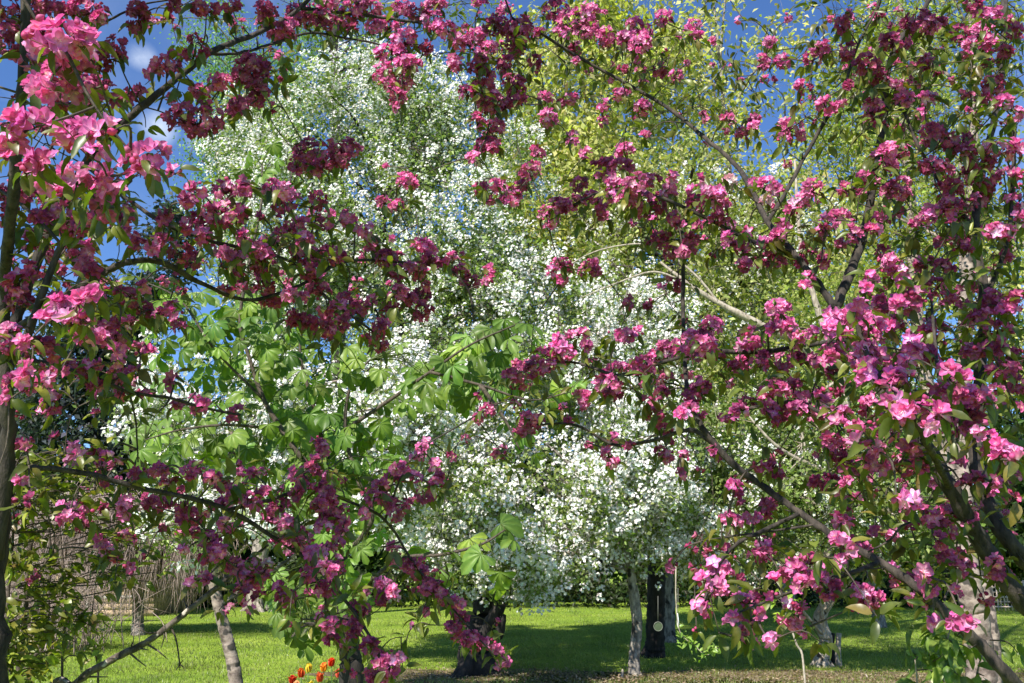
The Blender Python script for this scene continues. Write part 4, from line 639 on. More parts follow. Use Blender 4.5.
WHITE = [(.86, .86, .86), (.80, .80, .82), (.88, .84, .84)]
# front white tree
b = G(635, 13.5)
grow('white_crabapple_tree', 'white blossoming apple tree in the centre on a slim straight grey-brown trunk', None, b,
     [(b-[0, 0, .1], .095), (P(634, 660, 13.5), .08), (P(637, 625, 13.5), .075), (P(634, 596, 13.5), .08), (P(628, 560, 13.5), .05), (P(610, 500, 13.6), .04), (P(590, 420, 13.7), .028)], M_BARKG,
     [C_(520, 520, 100, 80, 13.0, 1.4, 1.2), C_(620, 480, 105, 85, 13.5, 1.5, 1.6), C_(560, 410, 120, 80, 13.6, 1.5, 1.4), C_(560, 320, 100, 80, 13.8, 1.3, .7), C_(445, 490, 75, 85, 13.4, 1.2, 1.0), C_(640, 330, 70, 60, 13.8, 1.0, .45), C_(700, 500, 70, 75, 13.7, 1.1, .5), C_(510, 565, 45, 42, 12.8, .6, .6)],
     leaf=(33000, .078, GREENL, .10), flower=(9500, .0245, WHITE, .11, 7, .05), nlimb=16, nsub=190, att=.62)
# tall white tree behind on the left
b = G(478, 13.6)
grow('white_crabapple_tree', 'tall broad white blossoming tree left of centre with a thick dark leaning trunk', None, b,
     [(b-[0, 0, .1], .27), (P(474, 640, 13.6), .21), (P(484, 610, 13.6), .17), (P(474, 570, 13.7), .15), (P(450, 500, 13.9), .12), (P(420, 400, 14.2), .09), (P(390, 280, 14.5), .05), (P(380, 160, 14.6), .02)], M_BARKD,
     [C_(370, 140, 100, 95, 14.6, 1.6, 1.2), C_(300, 230, 95, 110, 14.6, 1.6, 1.0), C_(450, 210, 110, 130, 14.8, 1.8, 1.4), C_(390, 330, 140, 110, 14.6, 2.0, 1.5), C_(250, 140, 45, 60, 15, 1.0, .25), C_(500, 330, 90, 100, 14.4, 1.5, .8), C_(330, 430, 100, 80, 14.3, 1.6, .8)],
     leaf=(74000, .085, GREENL+[(.24, .32, .14)], .14), flower=(14500, .0235, WHITE, .12, 7, .055), nlimb=26, nsub=260, limb_r=.06)
# left white tree on a pale leaning trunk
b = G(241, 9.6)
grow('white_crabapple_tree', 'small white blossoming tree at the left on a pale leaning trunk', None, b,
     [(b-[0, 0, .1], .085), (P(236, 683, 9.6), .07), (P(230, 650, 9.6), .064), (P(222, 620, 9.6), .06), (P(215, 590, 9.6), .055), (P(208, 555, 9.6), .045), (P(215, 500, 9.7), .035), (P(240, 430, 9.8), .02)], M_BIRCH,
     [C_(230, 420, 110, 70, 9.9, 1.0, 1.2), C_(330, 420, 90, 60, 10, 1.0, 1), C_(200, 530, 60, 45, 9.7, .8, .3), C_(270, 500, 90, 50, 9.9, .9, .6), C_(420, 400, 50, 60, 10.2, .8, .6), C_(180, 380, 40, 50, 10, .6, .3), C_(370, 490, 60, 50, 10, .8, .6)],
     leaf=(14000, .065, GREENL, .10), flower=(2800, .025, WHITE, .09, 9, .055), nlimb=12, nsub=110)
# right gnarled tree, mostly leaf
b = G(822, 14.7)
grow('green_apple_tree', 'mostly green apple tree at the right on a short knobbly pale trunk', None, b,
     [(b-[0, 0, .1], .13), (P(822, 660, 14.7), .115), (P(826, 640, 14.7), .10), (P(820, 618, 14.7), .10), (P(828, 598, 14.7), .085), (P(822, 570, 14.7), .06), (P(810, 500, 13.5), .04), (P(790, 430, 13.6), .025)], M_PALE,
     [C_(790, 500, 90, 75, 13.6, 1.4, 1.2), C_(830, 430, 100, 70, 13.8, 1.5, 1), C_(740, 450, 60, 60, 13.6, 1, .6), C_(880, 500, 60, 60, 13.6, 1, .5)],
     leaf=(36000, .075, GREENL, .14), flower=(1500, .021, WHITE, .1, 6, .035), nlimb=16, nsub=200, twig=M_PALE,
     extra=lambda root, tw, s: [tw.tube([P(x, y, d+1.8) for x, y, d in q], [a*1.1 for a in r], 7, 6, wob=.08) for q, r in (
         ([(822, 570, 11.6), (845, 500, 11.3), (845, 400, 11), (828, 340, 11), (812, 290, 11), (800, 240, 11), (795, 160, 11.2)], [.055, .05, .05, .045, .04, .03, .015]),
         ([(838, 380, 11), (800, 345, 10.9), (755, 322, 10.8), (720, 304, 10.8), (690, 285, 10.8), (660, 262, 10.9)], [.06, .055, .05, .04, .028, .015]),
         ([(720, 304, 10.8), (690, 270, 10.8), (650, 245, 10.8), (600, 250, 10.8), (560, 270, 10.8)], [.02, .016, .012, .01, .007]),
         ([(690, 285, 10.8), (655, 272, 10.7), (620, 282, 10.6), (580, 298, 10.6)], [.02, .016, .012, .006]),
         ([(850, 480, 11), (800, 460, 10.8), (770, 440, 10.7), (740, 405, 10.7)], [.03, .025, .02, .01]),
         ([(838, 380, 11), (800, 410, 10.8), (805, 450, 10.8), (790, 470, 10.7)], [.02, .016, .012, .008]))])
# dark trunk behind the front tree
b = G(655, 16.1)
grow('dark_trunked_tree', 'straight dark trunk standing just behind the slim trunk of the central white tree', None, b,
     [(b-[0, 0, .1], .18), (P(655, 640, 16), .16), (P(656, 600, 16), .155), (P(658, 540, 16.2), .15), (P(665, 450, 16.4), .14), (P(675, 300, 16.8), .09), (P(690, 190, 17), .04)], M_BARKD,
     [C_(670, 250, 120, 110, 17, 2, 1), C_(720, 330, 100, 90, 17, 2, .8), C_(640, 400, 110, 80, 17, 2, .8), C_(760, 250, 70, 60, 17.2, 1.6, .35)],
     leaf=(30000, .11, [(.30, .33, .10), (.18, .23, .06), (.44, .44, .18)], .16), flower=(1500, .03, WHITE, .12, 8, .06), nlimb=22, nsub=200, twig=M_PALE)
# pair of birches at the right
BIRL = [(.30, .34, .07), (.20, .27, .05), (.40, .42, .12), (.14, .2, .04)]
b = G(984, 8.6)
grow('birch_tree', 'birch with a thick rough pinkish-white trunk at the right', 'birches on the right', b,
     [(b-[0, 0, .1], .17), (P(982, 683, 8.6), .135), (P(975, 620, 8.6), .12), (P(968, 575, 8.6), .11), (P(964, 500, 8.8), .08), (P(963, 400, 9), .07), (P(966, 300, 9.2), .07), (P(970, 230, 9.3), .06), (P(974, 120, 9.5), .05), (P(970, -40, 9.8), .03)], M_BIRCH,
     [C_(960, 60, 90, 90, 9.6, 1.4, 1), C_(1010, 200, 70, 80, 9.4, 1.2, .5), C_(900, 190, 60, 60, 9.4, 1, .3)],
     leaf=(5000, .055, BIRL, .12), nlimb=14, nsub=70, limb_r=.03)
b = G(992, 12.2)
grow('birch_tree', 'thinner white birch trunk rising behind the pink flowers at the upper right', 'birches on the right', b,
     [(b-[0, 0, .1], .12), (P(988, 620, 12.2), .11), (P(965, 520, 12.6), .10), (P(930, 400, 13), .10), (P(914, 290, 13.5), .10), (P(912, 220, 14.0), .09), (P(905, 130, 14.4), .08), (P(900, 0, 14.8), .05), (P(900, -90, 15), .02)], M_BIRCH,
     [C_(880, 110, 90, 80, 14.4, 2, 1), C_(930, 250, 90, 70, 14.2, 2, .8), C_(850, 330, 80, 70, 14, 1.8, .7), C_(900, 0, 100, 60, 14.8, 2, .6)],
     leaf=(14000, .085, BIRL, .15), nlimb=20, nsub=120, limb_r=.035)
# yellow-green flowering trees at the top centre
YG = [(.58, .57, .20), (.42, .43, .12), (.28, .31, .07), (.70, .67, .36), (.30, .24, .09)]
for i, (px, d, cr, n, lab) in enumerate((
    (668, 19, [C_(600, 90, 110, 110, 19, 2.4, 1.4), C_(560, 200, 90, 90, 19, 2.4, 1), C_(640, 230, 90, 80, 19, 2.2, .7), C_(520, 280, 70, 70, 18.5, 2, .4)], 24000, 'tall pale trunked tree with yellow-green spring flowers at the top centre'),
    (745, 21, [C_(720, 60, 90, 90, 21, 2.6, .9), C_(720, 200, 80, 80, 21, 2.4, 1), C_(800, 260, 80, 90, 20, 2.4, .9)], 6000, 'sparser yellow-green tree right of centre with blue sky showing through'),
    (880, 23, [C_(880, 80, 60, 70, 23, 2.6, .5), C_(880, 220, 100, 110, 23, 2.4, 1), C_(1000, 300, 80, 110, 23, 2.4, .6)], 10000, 'yellow-green tree behind the birches near the right edge'))):
    b = G(px, d); top = cr[0][0]
    grow('yellow_green_tree', lab, 'yellow-green trees in spring flower', b, [(b-[0, 0, .1], .16), (b+[0, 0, 2], .13), (b*.5+top*.5+[.2, 0, 0], .09), (top, .04)], M_BARKG, cr,
         leaf=(int(n*1.2), .165, YG, .2), nlimb=22, nsub=150, twig=M_BARKG, limb_r=.05)
# hazy fresh tree top left, with a dark tree behind
b = G(255, 30)
grow('fresh_green_tree', 'tall airy light green tree against blue sky at the upper left', None, b,
     [(b-[0, 0, .1], .3), (b+[0, 0, 4], .24), (P(255, 300, 30), .18), (P(255, 100, 31), .06)], M_BARKG,
     [C_(255, 110, 60, 70, 31, 2.4, 1), C_(225, 190, 60, 60, 31, 2, .7), C_(215, 40, 45, 40, 31, 2, .4), C_(330, 60, 60, 50, 31, 2, .5)],
     leaf=(12000, .13, [(.16, .30, .10), (.24, .38, .14), (.12, .24, .08)], .25), nlimb=18, nsub=130, limb_r=.06)
b = G(338, 28)
grow('bare_topped_tree', 'dark straight trunk with fine twigs standing against the sky above the tall white tree', None, b,
     [(b-[0, 0, .1], .3), (P(338, 300, 28), .25), (P(336, 120, 28), .20), (P(334, 40, 28.5), .16), (P(336, -60, 29), .1)], M_BARKD,
     [C_(340, 20, 60, 60, 29, 2, 1), C_(470, 30, 60, 50, 29, 2, .6)], leaf=(2500, .12, [(.2, .28, .07), (.12, .2, .04)], .25), nlimb=20, nsub=140, twig=M_BARKD, limb_r=.05)
# dark bluish tree at the left
b = G(88, 30)
grow('dark_blue_green_tree', 'dark bluish-green evergreen seen through the gap at the left', None, b,
     [(b-[0, 0, .1], .3), (b+[0, 0, 3], .25), (P(90, 330, 30), .08)], M_BARKD,
     [C_(90, 430, 85, 95, 30, 2.2, 1), C_(60, 530, 90, 60, 30, 2.2, .8), C_(110, 340, 55, 60, 30, 1.8, .4), C_(165, 260, 25, 60, 30, 1.2, .2)],
     leaf=(34000, .22, [(.03, .06, .035), (.02, .045, .03), (.05, .08, .05), (.10, .09, .14)], .2), nlimb=16, nsub=120)
# bright lime tree seen at 780,300
b = G(790, 27)
grow('lime_green_tree', 'bright lime green young-leafed tree in sun behind the right-hand branches', None, b,
     [(b-[0, 0, .1], .22), (b+[0, 0, 3], .18), (P(790, 260, 27), .05)], M_BARKG,
     [C_(785, 310, 85, 70, 27, 2.6, 1), C_(830, 400, 100, 80, 27, 2.6, 1), C_(720, 400, 70, 70, 27, 2.4, .6)],
     leaf=(26000, .13, [(.20, .36, .03), (.28, .44, .04), (.14, .26, .03)], .2), nlimb=16, nsub=110)
# belt of trees that closes the view
belt = [(-260, 36, 9, 'dark'), (-60, 40, 10.5, 'mid'), (170, 42, 6.5, 'mid'), (300, 38, 8, 'dark'), (420, 44, 9.5, 'mid'), (520, 37, 8.5, 'dark'), (640, 42, 10, 'mid'), (740, 38, 8, 'dark'), (860, 43, 9, 'mid'), (975, 40, 7.5, 'mid'), (1110, 37, 10, 'dark'), (1300, 40, 10, 'mid')]
blab = {'dark': 'dark green tree in the belt of trees that closes the far side of the lawn', 'mid': 'mid green tree in the belt of trees that closes the far side of the lawn'}
where = ['far left outside', 'left of the dark bluish evergreen', 'behind the bare weeping twigs at the left', 'behind the pale leaning trunk', 'behind the tall white tree', 'behind the dark leaning trunk', 'behind the slim central trunk', 'right of the slim central trunk', 'behind the knobbly pale trunk', 'beyond the birches', 'at the right edge', 'far right outside']
for (px, d, h, kd), wh in zip(belt, where):
    h *= 1.25; b = G(px, d); top = b+[0, 0, h]
    pal = [(.035, .075, .02), (.06, .11, .025), (.025, .05, .018)] if kd == 'dark' else [(.09, .16, .03), (.13, .2, .04), (.06, .1, .025)]
    grow('far_tree', ('dark' if kd == 'dark' else 'mid')+' green far tree, '+wh, 'belt of trees at the far side of the lawn', b,
         [(b-[0, 0, .1], .28), (b+[0, 0, h*.4], .2), (top-[0, 0, 1], .06)], M_BARKD,
         [(b+[0, 0, h*.62], np.array([3.3, 2.4, h*.38]), 1), (b+[-1.8, -.6, h*.30], np.array([2.4, 2, h*.26]), .6), (b+[2.0, -.5, h*.28], np.array([2.4, 2, h*.25]), .6)],
         leaf=(13000, .34, pal, .3), nlimb=9, nsub=50)
# low dark hedge
mb = MB(); n = 26000
x = rng.uniform(-24, 24, n); y = 33+rng.normal(size=n)*.7; z = np.abs(rng.beta(1.6, 1.2, n))*(1.25+.35*np.sin(x*1.3)+.2*np.sin(x*3.1))
p = np.stack([x, y, z], 1); mb.inst(FOLD, p, frames(rand_unit(n), unit(rand_unit(n)+[0, -.5, .5])), rng.uniform(.14, .26, n), cmix(n, [(.025, .05, .015), (.05, .09, .02), (.015, .03, .012), (.06, .05, .03)], .25))
o = mb.build('hedge', M_FAR); tag(o, 'long low dark green hedge along the far edge of the lawn', 'hedge')

# weeping bare tree at the left with hanging tan twigs
b = G(138, 20.6)
root = thing('weeping_tree', 'bare weeping tree at the left with curtains of pale brown hanging twigs', 'tree', b)
mb = MB(); mb.tube([b-[0, 0, .1], P(138, 625, 21), P(138, 600, 21), P(136, 560, 21), P(130, 520, 21)], [.16, .125, .12, .11, .08], 10, 6, wob=.05); mb.build('trunk', M_BARKG, root)
tips = []
for k in range(13):
    a = k/13*6.28+rng.normal()*.2; r = rng.uniform(1.2, 3.0); c = P(136, 545, 21)
    e = c+np.array([math.cos(a)*r, math.sin(a)*r*.8, rng.uniform(.0, 1.0)])
    mb = MB(); q = [c, (c+e)/2+[0, 0, .7], e]; mb.tube(q, [.09, .06, .03], 6, 7, wob=.1); mb.build('branch', M_BARKG, root); tips.append(smooth(q, 7)[2:])
tips = np.vstack(tips); mb = MB()
for k in range(3600):
    a = tips[rng.integers(len(tips))]+rng.normal(size=3)*[.35, .35, .15]; L = min(rng.gamma(4, .34), a[2]-rng.uniform(.3, 1.1))
    if L < .2: continue
    dx = rng.normal(size=2)*.30
    mb.tube([a, a+[dx[0]*.6, dx[1]*.6, -L*.3], a+[dx[0]*.9+rng.normal()*.06, dx[1], -L*.7], a+[dx[0]+rng.normal()*.08, dx[1], -L]], [.007, .007, .006, .004], 3, 2)
mb.build('hanging_twigs', M_TAN, root)
# second thicket of dry stems further left
b = G(18, 17); root = thing('dry_shrub', 'tangle of dry pinkish-brown stems at the lower left behind the leafy shrub', 'shrub', b); mb = MB()
for k in range(300):
    a = b+np.array([rng.normal()*.75, rng.normal()*.7, 0]); H = rng.uniform(.6, 1.7); l = rng.normal(size=2)*.55
    mb.tube([a, a+[l[0]*.4, l[1]*.4, H*.5], a+[l[0]+rng.normal()*.2, l[1], H]], [.010, .008, .003], 4, 4, wob=.25)
    for j in range(3):
        t = rng.uniform(.3, .9); s = a+np.array([l[0]*t, l[1]*t, H*t]); mb.tube([s, s+rng.normal(size=3)*.12+[0, 0, .1], s+rng.normal(size=3)*.3+[0, 0, .15]], [.006, .005, .002], 3, 2)
mb.build('stems', M_TAN, root)

# ------------------------------------------------------------------ leafy shrub lower left (close)
def shrub(label, stems, leaves, pal, grp=None, name='shrub', bark=M_PALE, lsz=(.022, .04), hang=0., LM=1.):
    w0 = [P(*p) for p in stems[0][0]]; root = thing(name, label, 'shrub', w0[0]*[1, 1, 0], grp); allp_ = []
    for pts, r0 in stems:
        w = [P(*p) for p in pts]; w = [w[0]*[1, 1, 0]-[0, 0, .05]]+w
        mb = MB(); mb.tube(w, [r0, r0*.9, r0*.7, r0*.3], 7, 6, wob=.1); mb.build('stem', bark, root); allp_.append(smooth(w, 6)[6:])
    q = np.vstack(allp_); fb = MB(); tw = MB()
    for (x, y, rx, ry, d, n) in leaves:
        n = int(n*LM); c = P(x, y, d); m = PXM(c); g = max(1, n//5)
        gc = c+rand_unit(g)*rng.uniform(.1, 1, (g, 1))**.5*np.array([rx*m, .15, ry*m])
        for t in gc:
            j = np.argmin(((q-t)**2).sum(1)); a = q[j]; L = np.linalg.norm(a-t)
            pth = [a, (a+t)/2+rng.normal(size=3)*.08*L+[0, 0, .05*L], t]; tw.tube(pth, [.0022, .0015, .001], 4, 4)
            s = smooth(pth, 4)
            k = 5; b_ = s[rng.integers(max(0, len(s)-5), len(s), k)]+rng.normal(size=(k, 3))*.008
            dr = unit(rand_unit(k)+unit((t-a)[None])*.8+np.array([0, 0, -hang])); fb.inst(LEAVES[int(rng.integers(4))], b_, frames(dr, unit(rand_unit(k)*.7+[0, -.3, .9])), rng.uniform(*lsz, k), cmix(k, pal, .18))
    tw.build('twigs', M_TWIG, root); fb.build('foliage', M_LEAF, root)
SL = [(.17, .22, .03), (.10, .14, .02), (.30, .32, .05), (.22, .15, .05), (.07, .11, .02)]
shrub('leafy twiggy shrub with pale stems in the lower left corner',
      [([(12, 900, 2.3), (18, 683, 2.3), (24, 630, 2.3), (28, 570, 2.3), (33, 520, 2.3), (34, 500, 2.3)], .008), ([(20, 900, 2.4), (28, 683, 2.4), (45, 640, 2.4), (50, 560, 2.4), (48, 480, 2.4), (52, 430, 2.4)], .005),
       ([(70, 900, 2.4), (62, 683, 2.4), (66, 600, 2.4), (60, 520, 2.4), (70, 460, 2.4)], .004), ([(-10, 900, 2.2), (4, 683, 2.2), (8, 600, 2.2), (14, 520, 2.2), (12, 450, 2.2)], .005), ([(84, 900, 2.5), (98, 683, 2.5), (90, 640, 2.5), (96, 580, 2.5)], .0035)],
      [(20, 640, 40, 50, 2.2, 110), (60, 600, 50, 40, 2.3, 70), (30, 540, 40, 50, 2.2, 80), (80, 640, 40, 30, 2.4, 45), (50, 480, 50, 40, 2.2, 80), (120, 560, 35, 40, 2.3, 40), (20, 670, 30, 14, 2.1, 40), (90, 460, 40, 20, 2.3, 30), (10, 600, 20, 50, 2.1, 40), (140, 580, 30, 30, 2.4, 20), (110, 480, 60, 20, 2.3, 40), (150, 520, 60, 16, 2.3, 30)], SL, LM=1.8, lsz=(.026, .046), bark=M_TWIG)
shrub('broad-leaved green seedling at the bottom edge in front of the rough birch trunk',
      [([(940, 900, 2.4), (942, 683, 2.4), (945, 650, 2.4), (950, 630, 2.4)], .005), ([(925, 900, 2.4), (918, 700, 2.4), (915, 660, 2.4)], .004), ([(965, 900, 2.4), (975, 690, 2.4), (990, 640, 2.4)], .004)],
      [(945, 640, 24, 20, 2.4, 30), (930, 665, 24, 14, 2.4, 24), (965, 660, 24, 18, 2.4, 22), (1000, 650, 26, 24, 2.4, 16), (905, 678, 14, 8, 2.4, 8)], [(.12, .2, .04), (.2, .27, .06), (.07, .12, .02)], lsz=(.045, .075), hang=.5)
shrub('thin pale seedling with yellow-green leaves left of the knobbly pale trunk',
      [([(803, 660, 9.5), (797, 645, 9.5), (790, 625, 9.5), (783, 605, 9.5), (778, 585, 9.5)], .012)],
      [(790, 610, 14, 14, 9.5, 40), (778, 600, 14, 20, 9.5, 30)], [(.3, .38, .05), (.2, .3, .04)], lsz=(.06, .1))
# hanging leafy sprig near 690,640 : the tip of a low twig of the front tree
mb = MB(); q = [P(676, 560, 9), P(676, 600, 9), P(680, 632, 9), P(694, 645, 9), (P(706, 655, 9)), P(718, 648, 9)]
root = thing('hanging_sprig', 'sprig of small pale green leaves hanging right of the central trunks', 'branch', P(676, 560, 9)); mb.tube(q, [.008, .006, .005, .005, .004, .003], 5, 5); mb.build('twig', M_PALE, root)
mb = MB(); s = smooth(q, 8)[16:]; k = 80; p = s[rng.integers(0, len(s), k)]+rng.normal(size=(k, 3))*.035; mb.inst(LEAVES[0], p, frames(rand_unit(k), unit(rand_unit(k)*.5+[0, -.4, .9])), rng.uniform(.05, .08, k)*np.ones(k), cmix(k, [(.25, .36, .08), (.2, .3, .06)], .1)); mb.build('foliage', M_LEAF, root)

# ------------------------------------------------------------------ small things on the lawn
for i, (px, y0, y1, r, lab) in enumerate(((658, 604, 622, .05, 'round pale disc ornament hanging on a thin wire beside the dark trunk'), (678, 596, 624, .03, 'narrow white hanging tag on a wire right of the round disc ornament'))):
    d = 11.0; a = P(px, y0-8, d); e = P(px, y1, d)
    root = thing('hanging_ornament', lab, 'ornament', e, None)
    mb = MB(); mb.tube([a, e], [.003, .003], 5, 1, C=(.16, .16, .14)); mb.build('wire', M_PAINT, root)
    mb = MB()
    if i == 0:
        aa = np.linspace(0, 6.2832, 25); ring = [e+np.array([math.cos(t)*r, 0, -r+math.sin(t)*r]) for t in aa]
        mb.tube(ring, [.005, .005], 6, 1, C=(.13, .14, .11)); mb.build('ring', M_PAINT, root)
        mb = MB(); nn = 20; V = [e+[0, 0, -r]]+[e+np.array([math.cos(t)*r*.9, .004, -r+math.sin(t)*r*.9]) for t in np.linspace(0, 6.2832, nn, endpoint=False)]
        V2 = [v+[0, .01, 0] for v in V]; Tn = [[0, 1+k, 1+(k+1) % nn] for k in range(nn)]; Tn += [[nn+1+t[0], nn+1+t[2], nn+1+t[1]] for t in Tn]
        mb.add(np.array(V+V2), None, Tn, np.full((2*nn+2, 3), (.05, .075, .035))); mb.build('disc', M_PAINT, root)
    else:
        mb.tube([e+[0, 0, .12], e+[0, 0, .06], e, e-[0, 0, .05]], [.004, .012, .013, .004], 8, 3, C=(.75, .76, .74)); mb.build('tag', M_PAINT, root)
# stake beside the knobbly trunk, thin stick in the grass, sawn stub
b = G(839, 14.7); mb = MB(); mb.tube([b-[0, 0, .1], b+[.0, 0, .2], P(839, 633, 14.7)], [.05, .045, .04], 8, 3, wob=.04); o = mb.build('wooden_stake', M_PALE); tag(o, 'short pale wooden stake beside the knobbly pale trunk', 'stake')
b = G(833, 15.0); mb = MB(); mb.tube([b-[0, 0, .1], b+[.0, 0, .2], P(833, 633, 15.0)], [.04, .04, .035], 8, 3, wob=.04); o = mb.build('wooden_stake', M_BARKD); tag(o, 'dark wooden stake between the knobbly pale trunk and the pale stake', 'stake')
b = G(622, 13.2); mb = MB(); mb.tube([b-[0, 0, .05], b+[.01, 0, .1], P(622, 670, 13.2)], [.02, .018, .016], 7, 2, wob=.05); o = mb.build('marker_stick', M_PALE); tag(o, 'tiny pale marker stick in the grass left of the central trunk', 'stick')
# leaning sawn limb of the dark trunk (curved black stub)
b = P(505, 600, 13.2); mb = MB(); mb.tube([P(478, 640, 13.5), P(490, 626, 13.3), P(500, 605, 13.1)], [.12, .11, .10], 9, 5, wob=.06); mb.tube([P(492, 636, 13.3), P(500, 632, 13.2), P(503, 615, 13.1)], [.08, .07, .05], 8, 4, wob=.08)
wt = [o for o in bpy.data.objects if o.name.startswith('white_crabapple_tree') and 'thick dark' in o['label']][0]; mb.build('sawn_stub', M_BARKD, wt)
# tulips
def tulip(px, py, d, col, lab, col2=None, h=None):
    hd = P(px+(px-315)*.25, py+4, d); b = hd*[1, 1, 0]+rng.normal(size=3)*[.03, .03, 0]; root = thing('tulip', lab, 'flower', b, 'tulips at the bottom of the lawn')
    mb = MB(); mb.tube([b-[0, 0, .03], (b+hd)/2+[.01, 0, 0], hd-[0, 0, .03]], [.006, .005, .005], 6, 3, C=(.12, .22, .05)); mb.build('stem', M_LEAF, root)
    for k in range(3):
        mb = MB(); a = rng.uniform(0, 6.28); mb.inst(leaf_tpl(.13, .6, .5, .3), b[None], frames(np.array([[math.cos(a)*.4, math.sin(a)*.4, 1]]), np.array([[math.cos(a), math.sin(a), -.3]])), [rng.uniform(.30, .5)], [(.10, .17, .06)]); mb.build('leaf', M_LEAF, root)
    mb = MB(); c2 = np.array(col2 or col); op = rng.uniform(-.05, .35)
    def pf(u, v): w = .46*(math.sin(math.pi*min(1, .15+.75*v))**.8); return (u*w, .02+.32*math.sin(v*2.2)+u*u*-.08, v)
    for k in range(6):
        g = grid(5, 6, pf, lambda u, v: tuple(np.array(col)*(1-v**3)+c2*v**3)); g = xf(g, rotz(k*1.047+rng.normal()*.1)@rotx(.12+.30*(k % 2)+op+rng.normal()*.14)@np.diag([1, 1, rng.uniform(.85, 1.15)]), (0, 0, 0)); mb.inst(g, (hd-[0, 0, .045])[None], np.eye(3)[None], [.07])
    mb.build('petals', M_PET, root)
for a in ((297, 674, 8.2, (.55, .05, .02), 'leftmost red-orange tulip of the clump below the chestnut leaves'), (304, 668, 8.4, (.6, .08, .02), 'second red-orange tulip from the left, partly behind the first', (.8, .25, .03)), (300, 681, 8.0, (.75, .35, .12), 'pale orange tulip lowest in the clump'),
          (322, 662, 8.3, (.85, .38, .03), 'bright orange-yellow tulip in the middle of the clump', (.75, .08, .01)), (328, 657, 8.6, (.7, .05, .01), 'scarlet tulip highest in the clump'), (319, 672, 8.1, (.7, .12, .03), 'orange-red tulip just below the bright middle one'),
          (310, 663, 8.7, (.8, .62, .05), 'yellow tulip between the left and middle tulips'), (334, 668, 8.5, (.75, .14, .08), 'coral tulip nearest the dark chestnut stem'), (311, 681, 8.2, (.8, .7, .05), 'yellow tulip at the bottom edge of the clump')):
    tulip(a[0], a[1], a[2], a[3], a[4], a[5] if len(a) > 5 else None)
# bench far left
b = G(112, 25); root = thing('garden_bench', 'pale weathered bench behind the hanging twigs at the left', 'bench', b)
ex = P(86, 598, 25); ez = P(143, 596, 25); zt = (ex[2]+ez[2])/2; xc = (ex[0]+ez[0])/2; hw = (ez[0]-ex[0])/2
mb = MB(); mb.box((xc, 25, zt), (hw, .2, .035), (.62, .58, .52)); mb.build('seat', M_WOOD, root, True)
for s in (-1, 1): mb = MB(); mb.box((xc+s*(hw-.12), 25, (zt-.04)/2), (.045, .17, (zt-.04)/2), (.34, .31, .28)); mb.build('leg', M_WOOD, root, True)
# tan boarded shed wall behind the weeping tree
root = thing('wooden_shed', 'low tan boarded shed glimpsed through the hanging twigs at the left', 'shed', G(110, 27.5))
c = G(110, 28.5); mb = MB()
for k in range(9): mb.box((c[0]+.2, 27.5+.004*(k % 3), .09+k*.172), (1.5, .03, .084), np.array((.40, .29, .18))*(1+rng.normal()*.12))
mb.box((c[0]+.2, 28.97, .76), (1.47, 1.4, .76), (.3, .22, .15)); mb.build('wall', M_WOOD, root, True)
mb = MB(); mb.box((c[0]+.2, 28.9, 1.62), (1.7, 1.75, .05), (.22, .19, .17)); mb.build('roof', M_WOOD, root, True)
# house with a pale front far right
root = thing('far_house', 'pale house with a blue-grey roof glimpsed between the branches at the right', 'house', G(960, 46))
c = G(960, 48); z0 = 0
mb = MB(); mb.box((c[0], 48, 1.3), (5.5, 2.5, 1.3), (.62, .63, .62)); mb.build('wall', M_PAINT, root, True)
mb = MB(); V = np.array([(c[0]-5.9, 45.2, 2.6), (c[0]+5.9, 45.2, 2.6), (c[0]+5.9, 48, 4.1), (c[0]-5.9, 48, 4.1), (c[0]-5.9, 50.8, 2.6), (c[0]+5.9, 50.8, 2.6)])
mb.add(np.vstack([V, V-[0, 0, .15]]), [[0, 1, 2, 3], [3, 2, 5, 4], [6, 9, 8, 7], [9, 10, 11, 8], [0, 6, 7, 1], [4, 5, 11, 10]], [[0, 3, 9], [0, 9, 6], [3, 4, 10], [3, 10, 9], [1, 7, 8], [1, 8, 2], [2, 8, 11], [2, 11, 5]], np.full((12, 3), (.22, .27, .33))); mb.build('roof', M_PAINT, root, True)
for k in range(5):
    mb = MB(); x = c[0]-4.2+k*2.1; mb.box((x, 45.47, 1.5), (.5, .04, .55), (.75, .76, .76)); w = mb.build('window', M_PAINT, root, True)
    mb = MB(); mb.box((x-.23, 45.425, 1.5), (.2, .006, .47), (.05, .07, .09)); mb.box((x+.23, 45.425, 1.5), (.2, .006, .47), (.05, .07, .09)); g = mb.build('pane', M_PAINT, w, True); g.location = (0, 0, 0)
# lattice fence, right
root = thing('lattice_fence', 'low tan woven lattice fence across the lawn at the right edge', 'fence', G(1000, 30)); x0 = G(968, 30)[0]
for k in range(6): mb = MB(); mb.box((x0+k*.8, 30, .55), (.045, .045, .55), (.42, .33, .25)); mb.build('post', M_WOOD, root, True)
mb = MB()
for k in range(36): mb.box((x0+.06+k*.112, 29.94+(k % 2)*.03, .5), (.022, .01, .47), np.array((.55, .43, .34))*(1+rng.normal()*.1))
for k in range(6): mb.box((x0+2, 29.90+(k % 2)*.1, .15+k*.15), (2.05, .012, .024), (.5, .4, .32))
mb.build('lattice', M_WOOD, root, True)

